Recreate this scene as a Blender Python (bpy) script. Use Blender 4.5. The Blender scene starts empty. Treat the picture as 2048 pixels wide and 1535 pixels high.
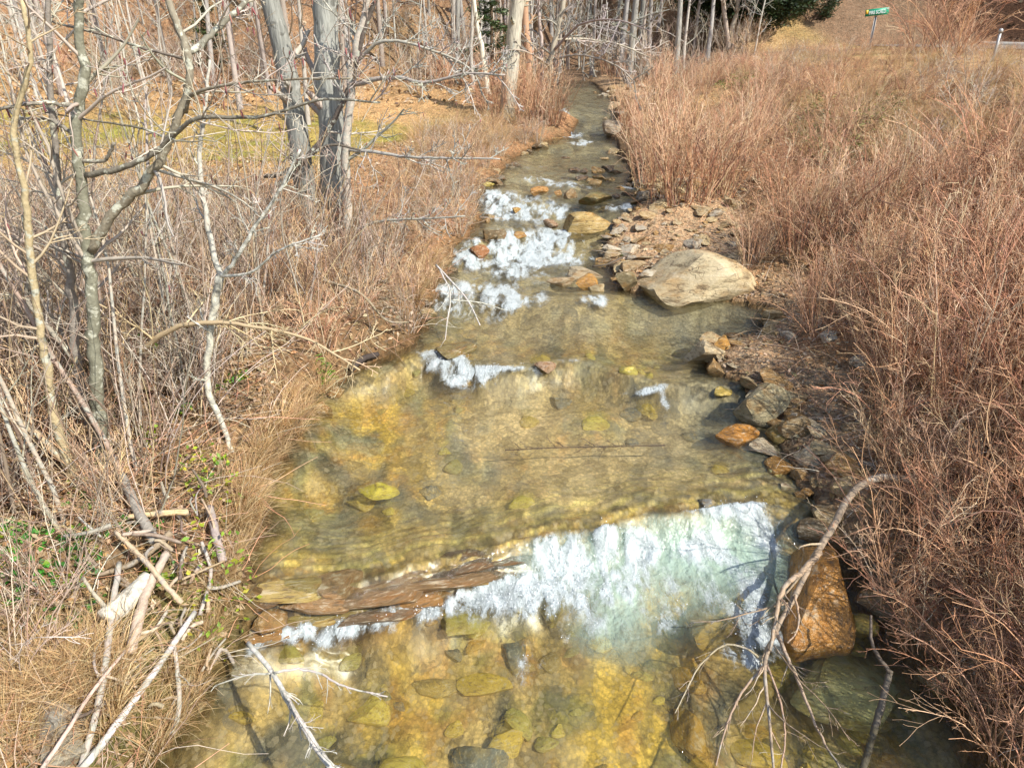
import bpy, math, random
import numpy as np
from mathutils import Vector, Matrix

# ------------------------------------------------------------------ camera, sky, sun, exposure
SC = bpy.context.scene
COL = SC.collection
PITCH = math.radians(27.0)
CAMZ = 4.0
FPX = 1420.0                      # focal length in photo pixels (2048 wide)
cam_d = bpy.data.cameras.new('camera')
cam_d.sensor_width = 36.0
cam_d.lens = FPX / 2048.0 * 36.0
cam_d.clip_end = 600.0
cam_d.clip_start = 0.05
cam = bpy.data.objects.new('camera', cam_d)
COL.objects.link(cam)
cam.location = (0, 0, CAMZ)
cam.rotation_euler = (math.pi / 2 - PITCH, 0, 0)
SC.camera = cam

SUN_AZ = math.radians(128.0)      # compass bearing of the sun, from +Y towards +X
SUN_EL = math.radians(44.0)
world = bpy.data.worlds.new('World')
SC.world = world
world.use_nodes = True
wn = world.node_tree
bg = wn.nodes['Background']
sky = wn.nodes.new('ShaderNodeTexSky')
sky.sky_type = 'NISHITA'
sky.sun_disc = False
sky.sun_elevation = SUN_EL
sky.sun_rotation = SUN_AZ
wn.links.new(sky.outputs[0], bg.inputs[0])
bg.inputs[1].default_value = 0.15
sun_d = bpy.data.lights.new('sun', 'SUN')
sun_d.energy = 4.7
sun_d.angle = math.radians(0.5)
sun_d.color = (1.0, 0.95, 0.86)
sun = bpy.data.objects.new('sun', sun_d)
COL.objects.link(sun)
to_sun = Vector((math.sin(SUN_AZ) * math.cos(SUN_EL), math.cos(SUN_AZ) * math.cos(SUN_EL), math.sin(SUN_EL)))
sun.rotation_euler = to_sun.to_track_quat('Z', 'Y').to_euler()
sun.location = to_sun * 60
SC.view_settings.view_transform = 'Standard'
SC.view_settings.look = 'None'
SC.view_settings.gamma = 1.0
SC.view_settings.use_curve_mapping = False
SC.view_settings.exposure = 0.55
SC.render.engine = 'CYCLES'
SC.cycles.max_bounces = 6
SC.cycles.diffuse_bounces = 3
SC.cycles.glossy_bounces = 2
SC.cycles.transmission_bounces = 4
SC.cycles.transparent_max_bounces = 8
SC.cycles.caustics_reflective = False
SC.cycles.caustics_refractive = False

RNG = np.random.default_rng(11)
random.seed(5)

# ------------------------------------------------------------------ numeric helpers
def S(t):
    t = np.clip(t, 0.0, 1.0)
    return t * t * (3 - 2 * t)

def _h(i, j, k):
    n = (i * 374761393 + j * 668265263 + k * 2147483647 + 12345) & 0xFFFFFFFF
    n = ((n ^ (n >> 13)) * 1274126177) & 0xFFFFFFFF
    n = ((n ^ (n >> 16)) * 2246822519) & 0xFFFFFFFF
    n = n ^ (n >> 15)
    return (n & 0xFFFF).astype(np.float64) / 32767.5 - 1.0

def vnoise(x, y, z=0.0):
    x, y, z = np.broadcast_arrays(np.asarray(x, float), np.asarray(y, float), np.asarray(z, float))
    xi = np.floor(x).astype(np.int64); yi = np.floor(y).astype(np.int64); zi = np.floor(z).astype(np.int64)
    fx = x - xi; fy = y - yi; fz = z - zi
    fx = fx * fx * (3 - 2 * fx); fy = fy * fy * (3 - 2 * fy); fz = fz * fz * (3 - 2 * fz)
    r = 0
    for a in (0, 1):
        wx = fx if a else 1 - fx
        for b in (0, 1):
            wy = fy if b else 1 - fy
            for c in (0, 1):
                wz = fz if c else 1 - fz
                r = r + wx * wy * wz * _h(xi + a, yi + b, zi + c)
    return r

def fbm(x, y, z=0.0, o=4, g=0.5):
    r = 0; a = 1.0; s = 0
    x = np.asarray(x, float); y = np.asarray(y, float)
    for i in range(o):
        r = r + a * vnoise(x + 17.3 * i, y - 9.1 * i, z + 3.7 * i)
        s += a; a *= g
        x = x * 2.03; y = y * 2.03; z = np.asarray(z) * 2.03
    return r / s * 1.6

CP, SP = math.cos(PITCH), math.sin(PITCH)

def ray(px, py):
    u = (px - 1024.0) / FPX
    v = (767.5 - py) / FPX
    return np.array([u, CP + v * SP, -SP + v * CP])

def on_z(px, py, z):
    d = ray(px, py)
    t = (z - CAMZ) / d[2]
    return np.array([d[0] * t, d[1] * t, z])

def on_y(px, py, Y):
    d = ray(px, py)
    t = Y / d[1]
    return np.array([d[0] * t, Y, CAMZ + d[2] * t])

def depth_of(p):
    return p[1] * CP + (CAMZ - p[2]) * SP

def project(x, y, z):
    d = y * CP + (CAMZ - z) * SP
    return 1024 + FPX * x / d, 767.5 - FPX * ((z - CAMZ) * CP + y * SP) / d

# ------------------------------------------------------------------ the lie of the land
def curve(pts, z):
    w = np.array([on_z(a, b, z) for a, b in pts])
    i = np.argsort(w[:, 0])
    return w[i, 0], w[i, 1]

LEDGES = []   # (xs, ys, drop, run)
for pts, z, drop, run in [
    ([(440, 1225), (520, 1190), (700, 1152), (880, 1122), (1000, 1096), (1050, 1076), (1230, 1046), (1300, 1020), (1560, 1012), (1700, 1000)], 0.0, .25, .34),
    ([(600, 765), (780, 735), (850, 703), (960, 735), (1100, 725), (1160, 717), (1330, 765), (1450, 770)], .10, .12, .50),
    ([(780, 590), (900, 568), (1080, 585), (1200, 596), (1300, 596)],   .25, .15, 1.1),
    ([(820, 478), (950, 478), (1050, 452), (1150, 450), (1270, 440)], .5, .25, 1.5),
    ([(880, 390), (980, 378), (1100, 383), (1200, 395), (1320, 400)], .75, .25, 1.7),
    ([(930, 345), (1320, 345)], .83, .08, 1.2),
    ([(1060, 284), (1290, 284)], 1.0, .15, 1.2),
    ([(1050, 238), (1300, 238)], 1.3, .30, 2.0),
    ([(1050, 212), (1300, 212)], 1.5, .20, 2.0),
]:
    xs, ys = curve(pts, z)
    LEDGES.append((xs, ys, drop, run))

_xt = np.arange(-12, 14, .01)
_lt = []
for _i, _l in enumerate(LEDGES):
    _a, _b = ((.10, .03), (.10, .02))[_i] if _i < 2 else (.2, .0)
    _lt.append(np.interp(_xt, _l[0], _l[1]) + _a * fbm(_xt * 2.1, 0 * _xt + 3.3 * _i, 1., 2) + _b * fbm(_xt * 8, 0 * _xt + 1.7 * _i, 6., 2))
def Lc(i, x):
    return np.interp(x, _xt, _lt[i])

EL_PX = [(300, 1600, -.25), (330, 1535, -.25), (400, 1420, -.25), (470, 1290, -.25), (500, 1200, -.05), (515, 1080, 0), (530, 960, 0), (595, 870, 0), (620, 800, 0),
         (720, 762, .05), (840, 685, .12), (850, 640, .12), (880, 560, .27), (915, 500, .4), (950, 460, .52), (975, 390, .7),
         (1000, 350, .85), (1035, 310, .85), (1140, 277, .95), (1160, 252, 1.1), (1118, 235, 1.3), (1105, 212, 1.5), (1100, 200, 1.6)]
ER_PX = [(2060, 1600, -.25), (2000, 1535, -.25), (1900, 1400, -.25), (1800, 1250, -.25), (1700, 1120, -.2), (1640, 1010, 0), (1600, 930, 0), (1545, 860, 0),
         (1485, 790, 0), (1420, 750, .05), (1385, 722, .12), (1430, 692, .12), (1530, 662, .12), (1530, 632, .12), (1400, 612, .13), (1235, 580, .25),
         (1215, 520, .3), (1212, 480, .5), (1225, 450, .52), (1275, 410, .7), (1285, 370, .8), (1265, 345, .85), (1238, 310, .85),
         (1230, 285, .95), (1218, 262, 1.1), (1228, 240, 1.3), (1232, 212, 1.5), (1235, 200, 1.6)]

def edge(pxs):
    w = np.array([on_z(a, b, c) for a, b, c in pxs])
    i = np.argsort(w[:, 1])
    return w[i, 0], w[i, 1]
ELX, ELY = edge(EL_PX)
ERX, ERY = edge(ER_PX)
_yt = np.arange(-25, 145, .02)
_amp = .13 * np.interp(_yt, [0, 20, 30], [1, 1.3, .6])
_xlt = np.interp(_yt, ELY, ELX) + _amp * fbm(_yt * 1.9, 0 * _yt + 2.5, 1., 3)
_xrt = np.interp(_yt, ERY, ERX) + _amp * fbm(_yt * 1.9, 0 * _yt + 8.5, 4., 3)
def XL(y): return np.interp(y, _yt, _xlt)
def XR(y): return np.interp(y, _yt, _xrt)

def W(x, y):
    x = np.asarray(x, float); y = np.asarray(y, float)
    z = -0.25 + 0 * x * y
    for i, (xs, ys, drop, run) in enumerate(LEDGES):
        c = Lc(i, x)
        z = z + drop * S((y - (c - run)) / run)
    return z + 0.012 * np.maximum(0, y - 30) - 0.01 * np.maximum(0, 3 - y)

def Wc(x, y):
    return W(np.clip(x, XL(y), XR(y)), y)

RX = np.array([(-20, 60), (0, 52), (24, 26.5), (30, 19.5), (36, 14.5), (44, 10.8), (54, 8.8), (75, 8), (140, 8)], float)
def road_s(x, y):
    return (x - np.interp(y, RX[:, 0], RX[:, 1])) * 0.74
BARW = np.array([(-5, .3), (3, .3), (5, .45), (6, .8), (7.5, 1.2), (9, 1.2), (10, 1.7), (11, 2.2), (13, 2.7), (15, 2.0), (16, .5), (17, .15), (24, .3), (27, 1.6), (31, 2.0), (40, 1)], float)
def barw(y): return np.interp(y, BARW[:, 0], BARW[:, 1])
ROADZ = 3.1

def H(x, y):
    x = np.asarray(x, float); y = np.asarray(y, float)
    xl = XL(y); xr = XR(y)
    wl = W(np.clip(x, xl, xr), y)
    el = xl - x; er = x - xr
    # left bank
    k = np.interp(y, [-5, 6, 12, 20, 30], [.85, .85, .6, .35, .3])
    nz = fbm(x * .55, y * .55, 1.0, 3)
    hl = wl + .02 + k * (.5 * S(el / .45) + .5 * S((el - .4) / 2.6)) + .10 * nz * S(el / 1.0) + .05 * fbm(x * 2.2, y * 2.2, 4., 3) * S(el / .4)
    # right bank
    bw = barw(y)
    e2 = np.maximum(0, er - bw * .9)
    hr = wl + .02 + .16 * S(er / (.25 + .4 * bw)) + .22 * e2 + .12 * S(e2 / .6) + .12 * nz * S(e2) + .04 * fbm(x * 3, y * 3, 7., 3) * S(er / .3)
    rz = ROADZ + .2 * S((y - 30) / 40) * 6
    hr = rz - np.log1p(np.exp(np.clip((rz - hr) * 4, -40, 40))) / 4
    s = road_s(x, y)
    hr = hr + (rz - hr) * S((s + 5.5) / 3.0)
    hr = np.where(s > 2.9, rz + .92 * (np.maximum(0, s - 2.9)) * S((s - 2.9) / 1.5 + .2) + .5 * nz * S((s - 3) / 3), hr)
    h = np.where(el > 0, hl, np.where(er > 0, hr, wl - .55 + .7 * S((y - 33) / 4)))
    # hills closing the valley at the back and on the left
    base_y = 30.5 + 3.0 * vnoise(x * .12 + 3, 0 * x) + 9 * np.exp(-((x - 3.5) / 4.5) ** 2)
    sb = np.maximum(0, y - base_y)
    hb = .55 * sb * S(sb / 5) + .5 * nz * S(sb / 5)
    sl = np.maximum(0, -x - 15.5 - .1 * (y - 10) * 0)
    hb2 = .5 * sl * S(sl / 4)
    hb = np.where(el > 0, np.sqrt(hb ** 2 + hb2 ** 2), hb * np.maximum(S(er / 4 + .3), S((y - 33) / 6)))
    h = h + hb
    return 60 - np.log1p(np.exp(np.clip((60 - h) * .25, -40, 40))) / .25

def on_ground(px, py, lift=0.0):
    d = ray(px, py)
    t = np.concatenate([np.arange(1.5, 30, .03), np.arange(30, 140, .15)])
    x = d[0] * t; y = d[1] * t; z = CAMZ + d[2] * t
    h = H(x, y) + lift
    w = np.nonzero(z < h)[0]
    i = w[0] if len(w) else len(t) - 1
    return np.array([x[i], y[i], h[i] if len(w) else z[i]])

# ------------------------------------------------------------------ mesh helpers
class MB:
    def __init__(self):
        self.v = []; self.f = []; self.c = []; self.n = 0
    def add(self, v, f, c):
        v = np.asarray(v, float).reshape(-1, 3)
        self.v.append(v)
        for a in (f if isinstance(f, list) else [f]):
            self.f.append(np.asarray(a, np.int64) + self.n)
        c = np.asarray(c, float)
        if c.ndim == 1:
            c = np.broadcast_to(c, (len(v), 3))
        self.c.append(c)
        self.n += len(v)
    def mesh(self, name, smooth=True, off=(0, 0, 0)):
        v = np.concatenate(self.v) - np.asarray(off, float)
        c = np.concatenate(self.c)
        me = bpy.data.meshes.new(name)
        me.vertices.add(len(v))
        me.vertices.foreach_set('co', v.astype(np.float32).ravel())
        lv = np.concatenate([a.ravel() for a in self.f])
        tot = np.concatenate([np.full(len(a), a.shape[1]) for a in self.f])
        st = np.concatenate([[0], np.cumsum(tot)[:-1]])
        me.loops.add(len(lv))
        me.loops.foreach_set('vertex_index', lv.astype(np.int32))
        me.polygons.add(len(tot))
        me.polygons.foreach_set('loop_start', st.astype(np.int32))
        if smooth:
            me.polygons.foreach_set('use_smooth', np.ones(len(tot), bool))
        me.update(calc_edges=True)
        at = me.color_attributes.new('Col', 'FLOAT_COLOR', 'POINT')
        rgba = np.ones((len(v), 4), np.float32); rgba[:, :3] = np.clip(c, 0, 1)
        at.data.foreach_set('color', rgba.ravel())
        return me

def norm(a):
    return a / np.maximum(1e-9, np.linalg.norm(a, axis=-1, keepdims=True))

def tubes(mb, P, R, k, col, cap=False):
    """P (N,n,3) polylines, R (N,n) radii, col (3,), (N,3) or (N,n,3)"""
    P = np.asarray(P, float); R = np.asarray(R, float)
    N, n, _ = P.shape
    if N == 0: return
    T = norm(np.gradient(P, axis=1))
    mt = norm(T.mean(1))
    ref = np.where(np.abs(mt[:, 2:3]) > .8, np.array([[1., .2, 0]]), np.array([[0, 0, 1.]]))
    n1 = norm(np.cross(T, ref[:, None, :]))
    n2 = np.cross(T, n1)
    a = np.arange(k) * 2 * math.pi / k
    V = P[:, :, None, :] + R[:, :, None, None] * (np.cos(a)[None, None, :, None] * n1[:, :, None, :] + np.sin(a)[None, None, :, None] * n2[:, :, None, :])
    idx = np.arange(N * n * k).reshape(N, n, k)
    q = np.stack([idx[:, :-1], np.roll(idx, -1, 2)[:, :-1], np.roll(idx, -1, 2)[:, 1:], idx[:, 1:]], -1).reshape(-1, 4)
    col = np.asarray(col, float)
    if col.ndim == 1: c = np.broadcast_to(col, (N, n, k, 3))
    elif col.ndim == 2: c = np.broadcast_to(col[:, None, None, :], (N, n, k, 3))
    else: c = np.broadcast_to(col[:, :, None, :], (N, n, k, 3))
    fs = [q]
    if cap:
        fs.append(idx[:, 0, ::-1].reshape(N, k)); fs.append(idx[:, -1, :].reshape(N, k))
    mb.add(V.reshape(-1, 3), fs, c.reshape(-1, 3))

def ribbons(mb, P, Wd, col, rng):
    """flat blades: P (N,n,3), Wd (N,n)"""
    N, n, _ = P.shape
    T = norm(np.gradient(P, axis=1))
    r = norm(rng.normal(size=(N, 1, 3)))
    sd = norm(np.cross(T, r))
    V = np.stack([P - sd * Wd[..., None], P + sd * Wd[..., None]], 2)
    idx = np.arange(N * n * 2).reshape(N, n, 2)
    q = np.stack([idx[:, :-1, 0], idx[:, :-1, 1], idx[:, 1:, 1], idx[:, 1:, 0]], -1).reshape(-1, 4)
    c = np.broadcast_to(col[:, None, None, :], (N, n, 2, 3))
    mb.add(V.reshape(-1, 3), q, c.reshape(-1, 3))

def grow(rng, base, d, L, n, wig, up, grav=0.0):
    """random-walk strands from base (N,3) along d (N,3), lengths L (N,)"""
    N = len(base)
    d = norm(d)
    pts = [base]
    st = (L / (n - 1))[:, None]
    up_v = np.array([0, 0, 1.0])
    for i in range(n - 1):
        pts.append(pts[-1] + d * st)
        d = norm(d + wig * rng.normal(size=(N, 3)) + (up - grav * (i / n)) * up_v)
    return np.stack(pts, 1)

def spawn(rng, P, R, m, t0, t1, ang, lenf, n, wig, up, rr=.6, rmin=.0015, grav=0.0, taper=.25, tpow=.6):
    N, k, _ = P.shape
    seg = np.linalg.norm(np.diff(P, axis=1), axis=2).sum(1)
    idx = np.repeat(np.arange(N), m)
    t = rng.uniform(t0, t1, N * m)
    f = t * (k - 1); i = np.minimum(f.astype(int), k - 2); fr = (f - i)[:, None]
    base = P[idx, i] * (1 - fr) + P[idx, i + 1] * fr
    tan = norm(P[idx, i + 1] - P[idx, i])
    rv = norm(rng.normal(size=(N * m, 3)))
    n1 = norm(np.cross(tan, rv))
    a = np.radians(rng.uniform(ang[0], ang[1], N * m))[:, None]
    d = np.cos(a) * tan + np.sin(a) * n1
    L = seg[idx] * lenf * rng.uniform(.5, 1.25, N * m) * (1 - tpow * t)
    P2 = grow(rng, base, d, L, n, wig, up, grav)
    rb = np.maximum(rmin, (R[idx, i] * (1 - fr[:, 0]) + R[idx, i + 1] * fr[:, 0]) * rr)
    R2 = np.maximum(rmin * .6, rb[:, None] * np.linspace(1, taper, n)[None])
    return P2, R2

def jit(rng, col, N, amt=.25, hue=.06):
    c = np.asarray(col, float)
    if c.ndim == 2:
        c = c[rng.integers(0, len(c), N)]
    else:
        c = np.broadcast_to(c, (N, 3))
    return np.clip(c * (1 + amt * rng.uniform(-1, 1, (N, 1))) * (1 + hue * rng.uniform(-1, 1, (N, 3))), 0, 1)

def smooth_poly(pts, n):
    pts = np.asarray(pts, float)
    s = np.concatenate([[0], np.cumsum(np.linalg.norm(np.diff(pts, axis=0), axis=1))])
    u = np.linspace(0, s[-1], n)
    # Catmull-Rom through the points
    P = np.vstack([2 * pts[0] - pts[1], pts, 2 * pts[-1] - pts[-2]])
    out = []
    for q in u:
        i = min(max(np.searchsorted(s, q, side='right') - 1, 0), len(pts) - 2)
        t = (q - s[i]) / max(1e-9, s[i + 1] - s[i])
        a, b, c, d = P[i], P[i + 1], P[i + 2], P[i + 3]
        out.append(.5 * ((2 * b) + (-a + c) * t + (2 * a - 5 * b + 4 * c - d) * t * t + (-a + 3 * b - 3 * c + d) * t ** 3))
    return np.array(out)

# ------------------------------------------------------------------ object helpers
def link(name, me, mat=None, parent=None, loc=None):
    o = bpy.data.objects.new(name, me)
    COL.objects.link(o)
    if mat is not None and me is not None and not me.materials:
        me.materials.append(mat)
    if parent is not None: o.parent = parent
    if loc is not None: o.location = loc
    return o

def tag(o, label, cat, group=None):
    o['label'] = label; o['category'] = cat
    if group: o['group'] = group
    return o

def thing(name, label, cat, loc, group=None, rz=0.0, sc=1.0):
    o = bpy.data.objects.new(name, None)
    COL.objects.link(o)
    o.empty_display_size = .1
    o.location = loc; o.rotation_euler = (0, 0, rz); o.scale = (sc, sc, sc) if np.isscalar(sc) else sc
    return tag(o, label, cat, group)

# ------------------------------------------------------------------ materials
def newmat(name):
    m = bpy.data.materials.new(name); m.use_nodes = True
    nt = m.node_tree; nt.nodes.clear()
    out = nt.nodes.new('ShaderNodeOutputMaterial')
    return m, nt, out

class NT:
    def __init__(self, nt): self.nt = nt
    def n(self, t, **kw):
        nd = self.nt.nodes.new(t)
        for k, v in kw.items():
            if k == 'inp':
                for a, b in v.items():
                    if hasattr(b, 'is_linked') or hasattr(b, 'links'): self.nt.links.new(b, nd.inputs[a])
                    else: nd.inputs[a].default_value = b
            else: setattr(nd, k, v)
        return nd
    def math(self, op, a, b=None, c=None, clamp=False):
        nd = self.n('ShaderNodeMath', operation=op, use_clamp=clamp)
        for i, v in enumerate((a, b, c)):
            if v is None: continue
            if hasattr(v, 'links'): self.nt.links.new(v, nd.inputs[i])
            else: nd.inputs[i].default_value = v
        return nd.outputs[0]
    def mix(self, f, a, b, mode='MIX'):
        nd = self.n('ShaderNodeMix', data_type='RGBA', blend_type=mode)
        for s, v in ((0, f), (6, a), (7, b)):
            if hasattr(v, 'links'): self.nt.links.new(v, nd.inputs[s])
            else: nd.inputs[s].default_value = v if s == 0 else (*v[:3], 1.0)
        return nd.outputs[2]
    def noise(self, vec, scale, detail=4, rough=.55, dist=0.0):
        nd = self.n('ShaderNodeTexNoise')
        nd.inputs['Scale'].default_value = scale; nd.inputs['Detail'].default_value = detail
        nd.inputs['Roughness'].default_value = rough; nd.inputs['Distortion'].default_value = dist
        if vec is not None: self.nt.links.new(vec, nd.inputs['Vector'])
        return nd.outputs[0]
    def ramp(self, f, a, b):
        nd = self.n('ShaderNodeMapRange', interpolation_type='SMOOTHSTEP')
        nd.inputs[1].default_value = a; nd.inputs[2].default_value = b
        self.nt.links.new(f, nd.inputs[0])
        return nd.outputs[0]
    def mapping(self, vec, scale):
        nd = self.n('ShaderNodeMapping'); nd.inputs['Scale'].default_value = scale
        self.nt.links.new(vec, nd.inputs['Vector'])
        return nd.outputs[0]
    def bump(self, h, strength, dist):
        nd = self.n('ShaderNodeBump'); nd.inputs['Strength'].default_value = strength; nd.inputs['Distance'].default_value = dist
        self.nt.links.new(h, nd.inputs['Height'])
        return nd.outputs[0]
    def L(self, a, b): self.nt.links.new(a, b)

def attr_mat(name, rough=.85, nscale=20, namp=.35, trans=0.0, spec=.2, orand=.18, lichen=None, bump=0.0, stretch=(1, 1, 1), lscale=9, lthr=(.56, .64)):
    m, nt, out = newmat(name); g = NT(nt)
    col = g.n('ShaderNodeVertexColor', layer_name='Col').outputs[0]
    tc = g.n('ShaderNodeTexCoord').outputs['Object']
    vec = g.mapping(tc, stretch)
    nz = g.noise(vec, nscale)
    f = g.math('MULTIPLY_ADD', nz, 2 * namp, 1 - namp)
    rnd = g.n('ShaderNodeObjectInfo').outputs['Random']
    f = g.math('MULTIPLY', f, g.math('MULTIPLY_ADD', rnd, 2 * orand, 1 - orand))
    c = g.n('ShaderNodeVectorMath', operation='SCALE')
    g.L(col, c.inputs[0]); g.L(f, c.inputs['Scale'])
    c = c.outputs[0]
    if lichen is not None:
        ln = g.noise(tc, lscale, 5, .65)
        c = g.mix(g.ramp(ln, *lthr), c, lichen)
        dk = g.noise(tc, lscale * .6 + 3, 4, .6, .5)
        c = g.mix(g.math('MULTIPLY', g.ramp(dk, .6, .7), .6), c, (.05, .045, .035))
    p = g.n('ShaderNodeBsdfPrincipled')
    g.L(c, p.inputs['Base Color']); p.inputs['Roughness'].default_value = rough
    p.inputs['Specular IOR Level'].default_value = spec
    if bump: g.L(g.bump(nz, bump, .02), p.inputs['Normal'])
    sh = p.outputs[0]
    if trans:
        t = g.n('ShaderNodeBsdfTranslucent'); g.L(c, t.inputs[0])
        mx = g.n('ShaderNodeMixShader'); mx.inputs[0].default_value = trans
        g.L(sh, mx.inputs[1]); g.L(t.outputs[0], mx.inputs[2]); sh = mx.outputs[0]
    g.L(sh, out.inputs[0])
    return m

def rock_mat(name, rough=.9, wet=False, stain=(.30, .15, .035), bump=.7):
    m, nt, out = newmat(name); g = NT(nt)
    oi = g.n('ShaderNodeObjectInfo')
    tc = g.n('ShaderNodeTexCoord').outputs['Object']
    off = g.n('ShaderNodeVectorMath', operation='ADD'); g.L(tc, off.inputs[0])
    g.L(g.n('ShaderNodeCombineXYZ', inp={0: g.math('MULTIPLY', oi.outputs['Random'], 40.0), 1: g.math('MULTIPLY', oi.outputs['Random'], 23.0)}).outputs[0], off.inputs[1])
    v = off.outputs[0]
    big = g.noise(v, 1.4, 6, .65)
    strata = g.noise(g.mapping(v, (1.0, 1.1, 2.2)), 2.6, 7, .68)
    fine = g.noise(v, 20, 6, .72)
    c = g.mix(g.math('MULTIPLY', g.ramp(big, .46, .66), .6), oi.outputs['Color'], stain)
    c = g.mix(g.math('MULTIPLY', g.ramp(strata, .52, .66), .6), c, (.58, .49, .33))
    c = g.mix(g.math('MULTIPLY', g.ramp(strata, .48, .36), .75), c, (.14, .095, .05))
    sp = g.math('MULTIPLY_ADD', fine, .9, .55)
    cc = g.n('ShaderNodeVectorMath', operation='SCALE'); g.L(c, cc.inputs[0]); g.L(sp, cc.inputs['Scale'])
    c = cc.outputs[0]
    crack = g.n('ShaderNodeTexVoronoi', feature='DISTANCE_TO_EDGE'); crack.inputs['Scale'].default_value = 1.7
    dv = g.n('ShaderNodeVectorMath', operation='ADD'); g.L(v, dv.inputs[0])
    nzc = g.n('ShaderNodeTexNoise'); nzc.inputs['Scale'].default_value = 3; g.L(v, nzc.inputs['Vector']); g.L(nzc.outputs['Color'], dv.inputs[1])
    g.L(dv.outputs[0], crack.inputs['Vector'])
    ck = g.ramp(crack.outputs['Distance'], 0.0, .018)
    c = g.mix(g.math('MULTIPLY', g.math('SUBTRACT', 1.0, ck), .55), c, (.06, .045, .03))
    p = g.n('ShaderNodeBsdfPrincipled'); g.L(c, p.inputs['Base Color'])
    p.inputs['Roughness'].default_value = rough
    if wet: p.inputs['Specular IOR Level'].default_value = .6
    else: p.inputs['Specular IOR Level'].default_value = .25
    h = g.math('ADD', g.math('MULTIPLY', strata, .9), g.math('MULTIPLY', fine, .3))
    h = g.math('ADD', h, g.math('MULTIPLY', ck, .15))
    g.L(g.bump(h, bump, .06), p.inputs['Normal'])
    g.L(p.outputs[0], out.inputs[0])
    return m

M_TWIG = attr_mat('twig', nscale=14, namp=.3)
M_STRAW = attr_mat('straw', nscale=8, namp=.2, trans=.25)
M_LEAF = attr_mat('dead_leaf', nscale=30, namp=.3, trans=.2, orand=.05)
M_GREEN = attr_mat('green_leaf', nscale=10, namp=.2, trans=.35, spec=.4, rough=.5)
M_EVER = attr_mat('evergreen_leaf', nscale=6, namp=.35, trans=.1, spec=.4, rough=.5)
M_ALDER = attr_mat('alder_bark', nscale=26, namp=.45, lichen=(.50, .50, .40), bump=.5, lscale=11, lthr=(.54, .62))
M_PALE = attr_mat('pale_lichen_bark', nscale=30, namp=.45, lichen=(.40, .39, .33), bump=.4, lscale=14, lthr=(.48, .58))
M_FURROW = attr_mat('furrowed_bark', nscale=30, namp=.85, stretch=(1, 1, .12), bump=1.0, lichen=(.46, .46, .42), lscale=4, lthr=(.60, .72))
M_DRIFT = attr_mat('driftwood', nscale=30, namp=.45, stretch=(1, 1, 1), bump=.6, lichen=(.38, .34, .28), lscale=7, lthr=(.52, .66))
M_ROCK = rock_mat('rock')
M_WET = rock_mat('wet_rock', rough=.22, wet=True, stain=(.26, .10, .012))
M_SUB = rock_mat('submerged_rock', rough=.6, stain=(.36, .24, .05), bump=.2)

# ground: leaf litter, lawn, gravel (vertex colours) under a leafy grain
def ground_mat():
    m, nt, out = newmat('ground_litter'); g = NT(nt)
    col = g.n('ShaderNodeVertexColor', layer_name='Col').outputs[0]
    pos = g.n('ShaderNodeNewGeometry').outputs['Position']
    vo = g.n('ShaderNodeTexVoronoi'); vo.inputs['Scale'].default_value = 24; vo.inputs['Randomness'].default_value = 1
    ws = g.n('ShaderNodeVectorMath', operation='ADD'); g.L(pos, ws.inputs[0])
    nn = g.n('ShaderNodeTexNoise'); nn.inputs['Scale'].default_value = 9; nn.inputs['Detail'].default_value = 3; g.L(pos, nn.inputs['Vector'])
    sc = g.n('ShaderNodeVectorMath', operation='SCALE'); g.L(nn.outputs['Color'], sc.inputs[0]); sc.inputs['Scale'].default_value = .12
    g.L(sc.outputs[0], ws.inputs[1]); g.L(ws.outputs[0], vo.inputs['Vector'])
    sep = g.n('ShaderNodeSeparateColor'); g.L(vo.outputs['Color'], sep.inputs[0])
    fine = g.noise(pos, 38, 5, .7)
    mid = g.noise(pos, 2.4, 5, .65)
    f = g.math('MULTIPLY', g.math('MULTIPLY_ADD', sep.outputs[0], .75, .55), g.math('MULTIPLY_ADD', fine, 1.1, .45))
    f = g.math('MULTIPLY', f, g.math('MULTIPLY_ADD', mid, 1.0, .5))
    c = g.n('ShaderNodeVectorMath', operation='SCALE'); g.L(col, c.inputs[0]); g.L(f, c.inputs['Scale'])
    c = g.mix(g.math('MULTIPLY', sep.outputs[1], .6), c.outputs[0], (1.3, .95, .75), 'MULTIPLY')
    p = g.n('ShaderNodeBsdfPrincipled'); g.L(c, p.inputs['Base Color']); p.inputs['Roughness'].default_value = .95
    p.inputs['Specular IOR Level'].default_value = .1
    h = g.math('ADD', vo.outputs['Distance'], fine)
    g.L(g.bump(h, .7, .03), p.inputs['Normal'])
    g.L(p.outputs[0], out.inputs[0])
    return m
M_GROUND = ground_mat()

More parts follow.
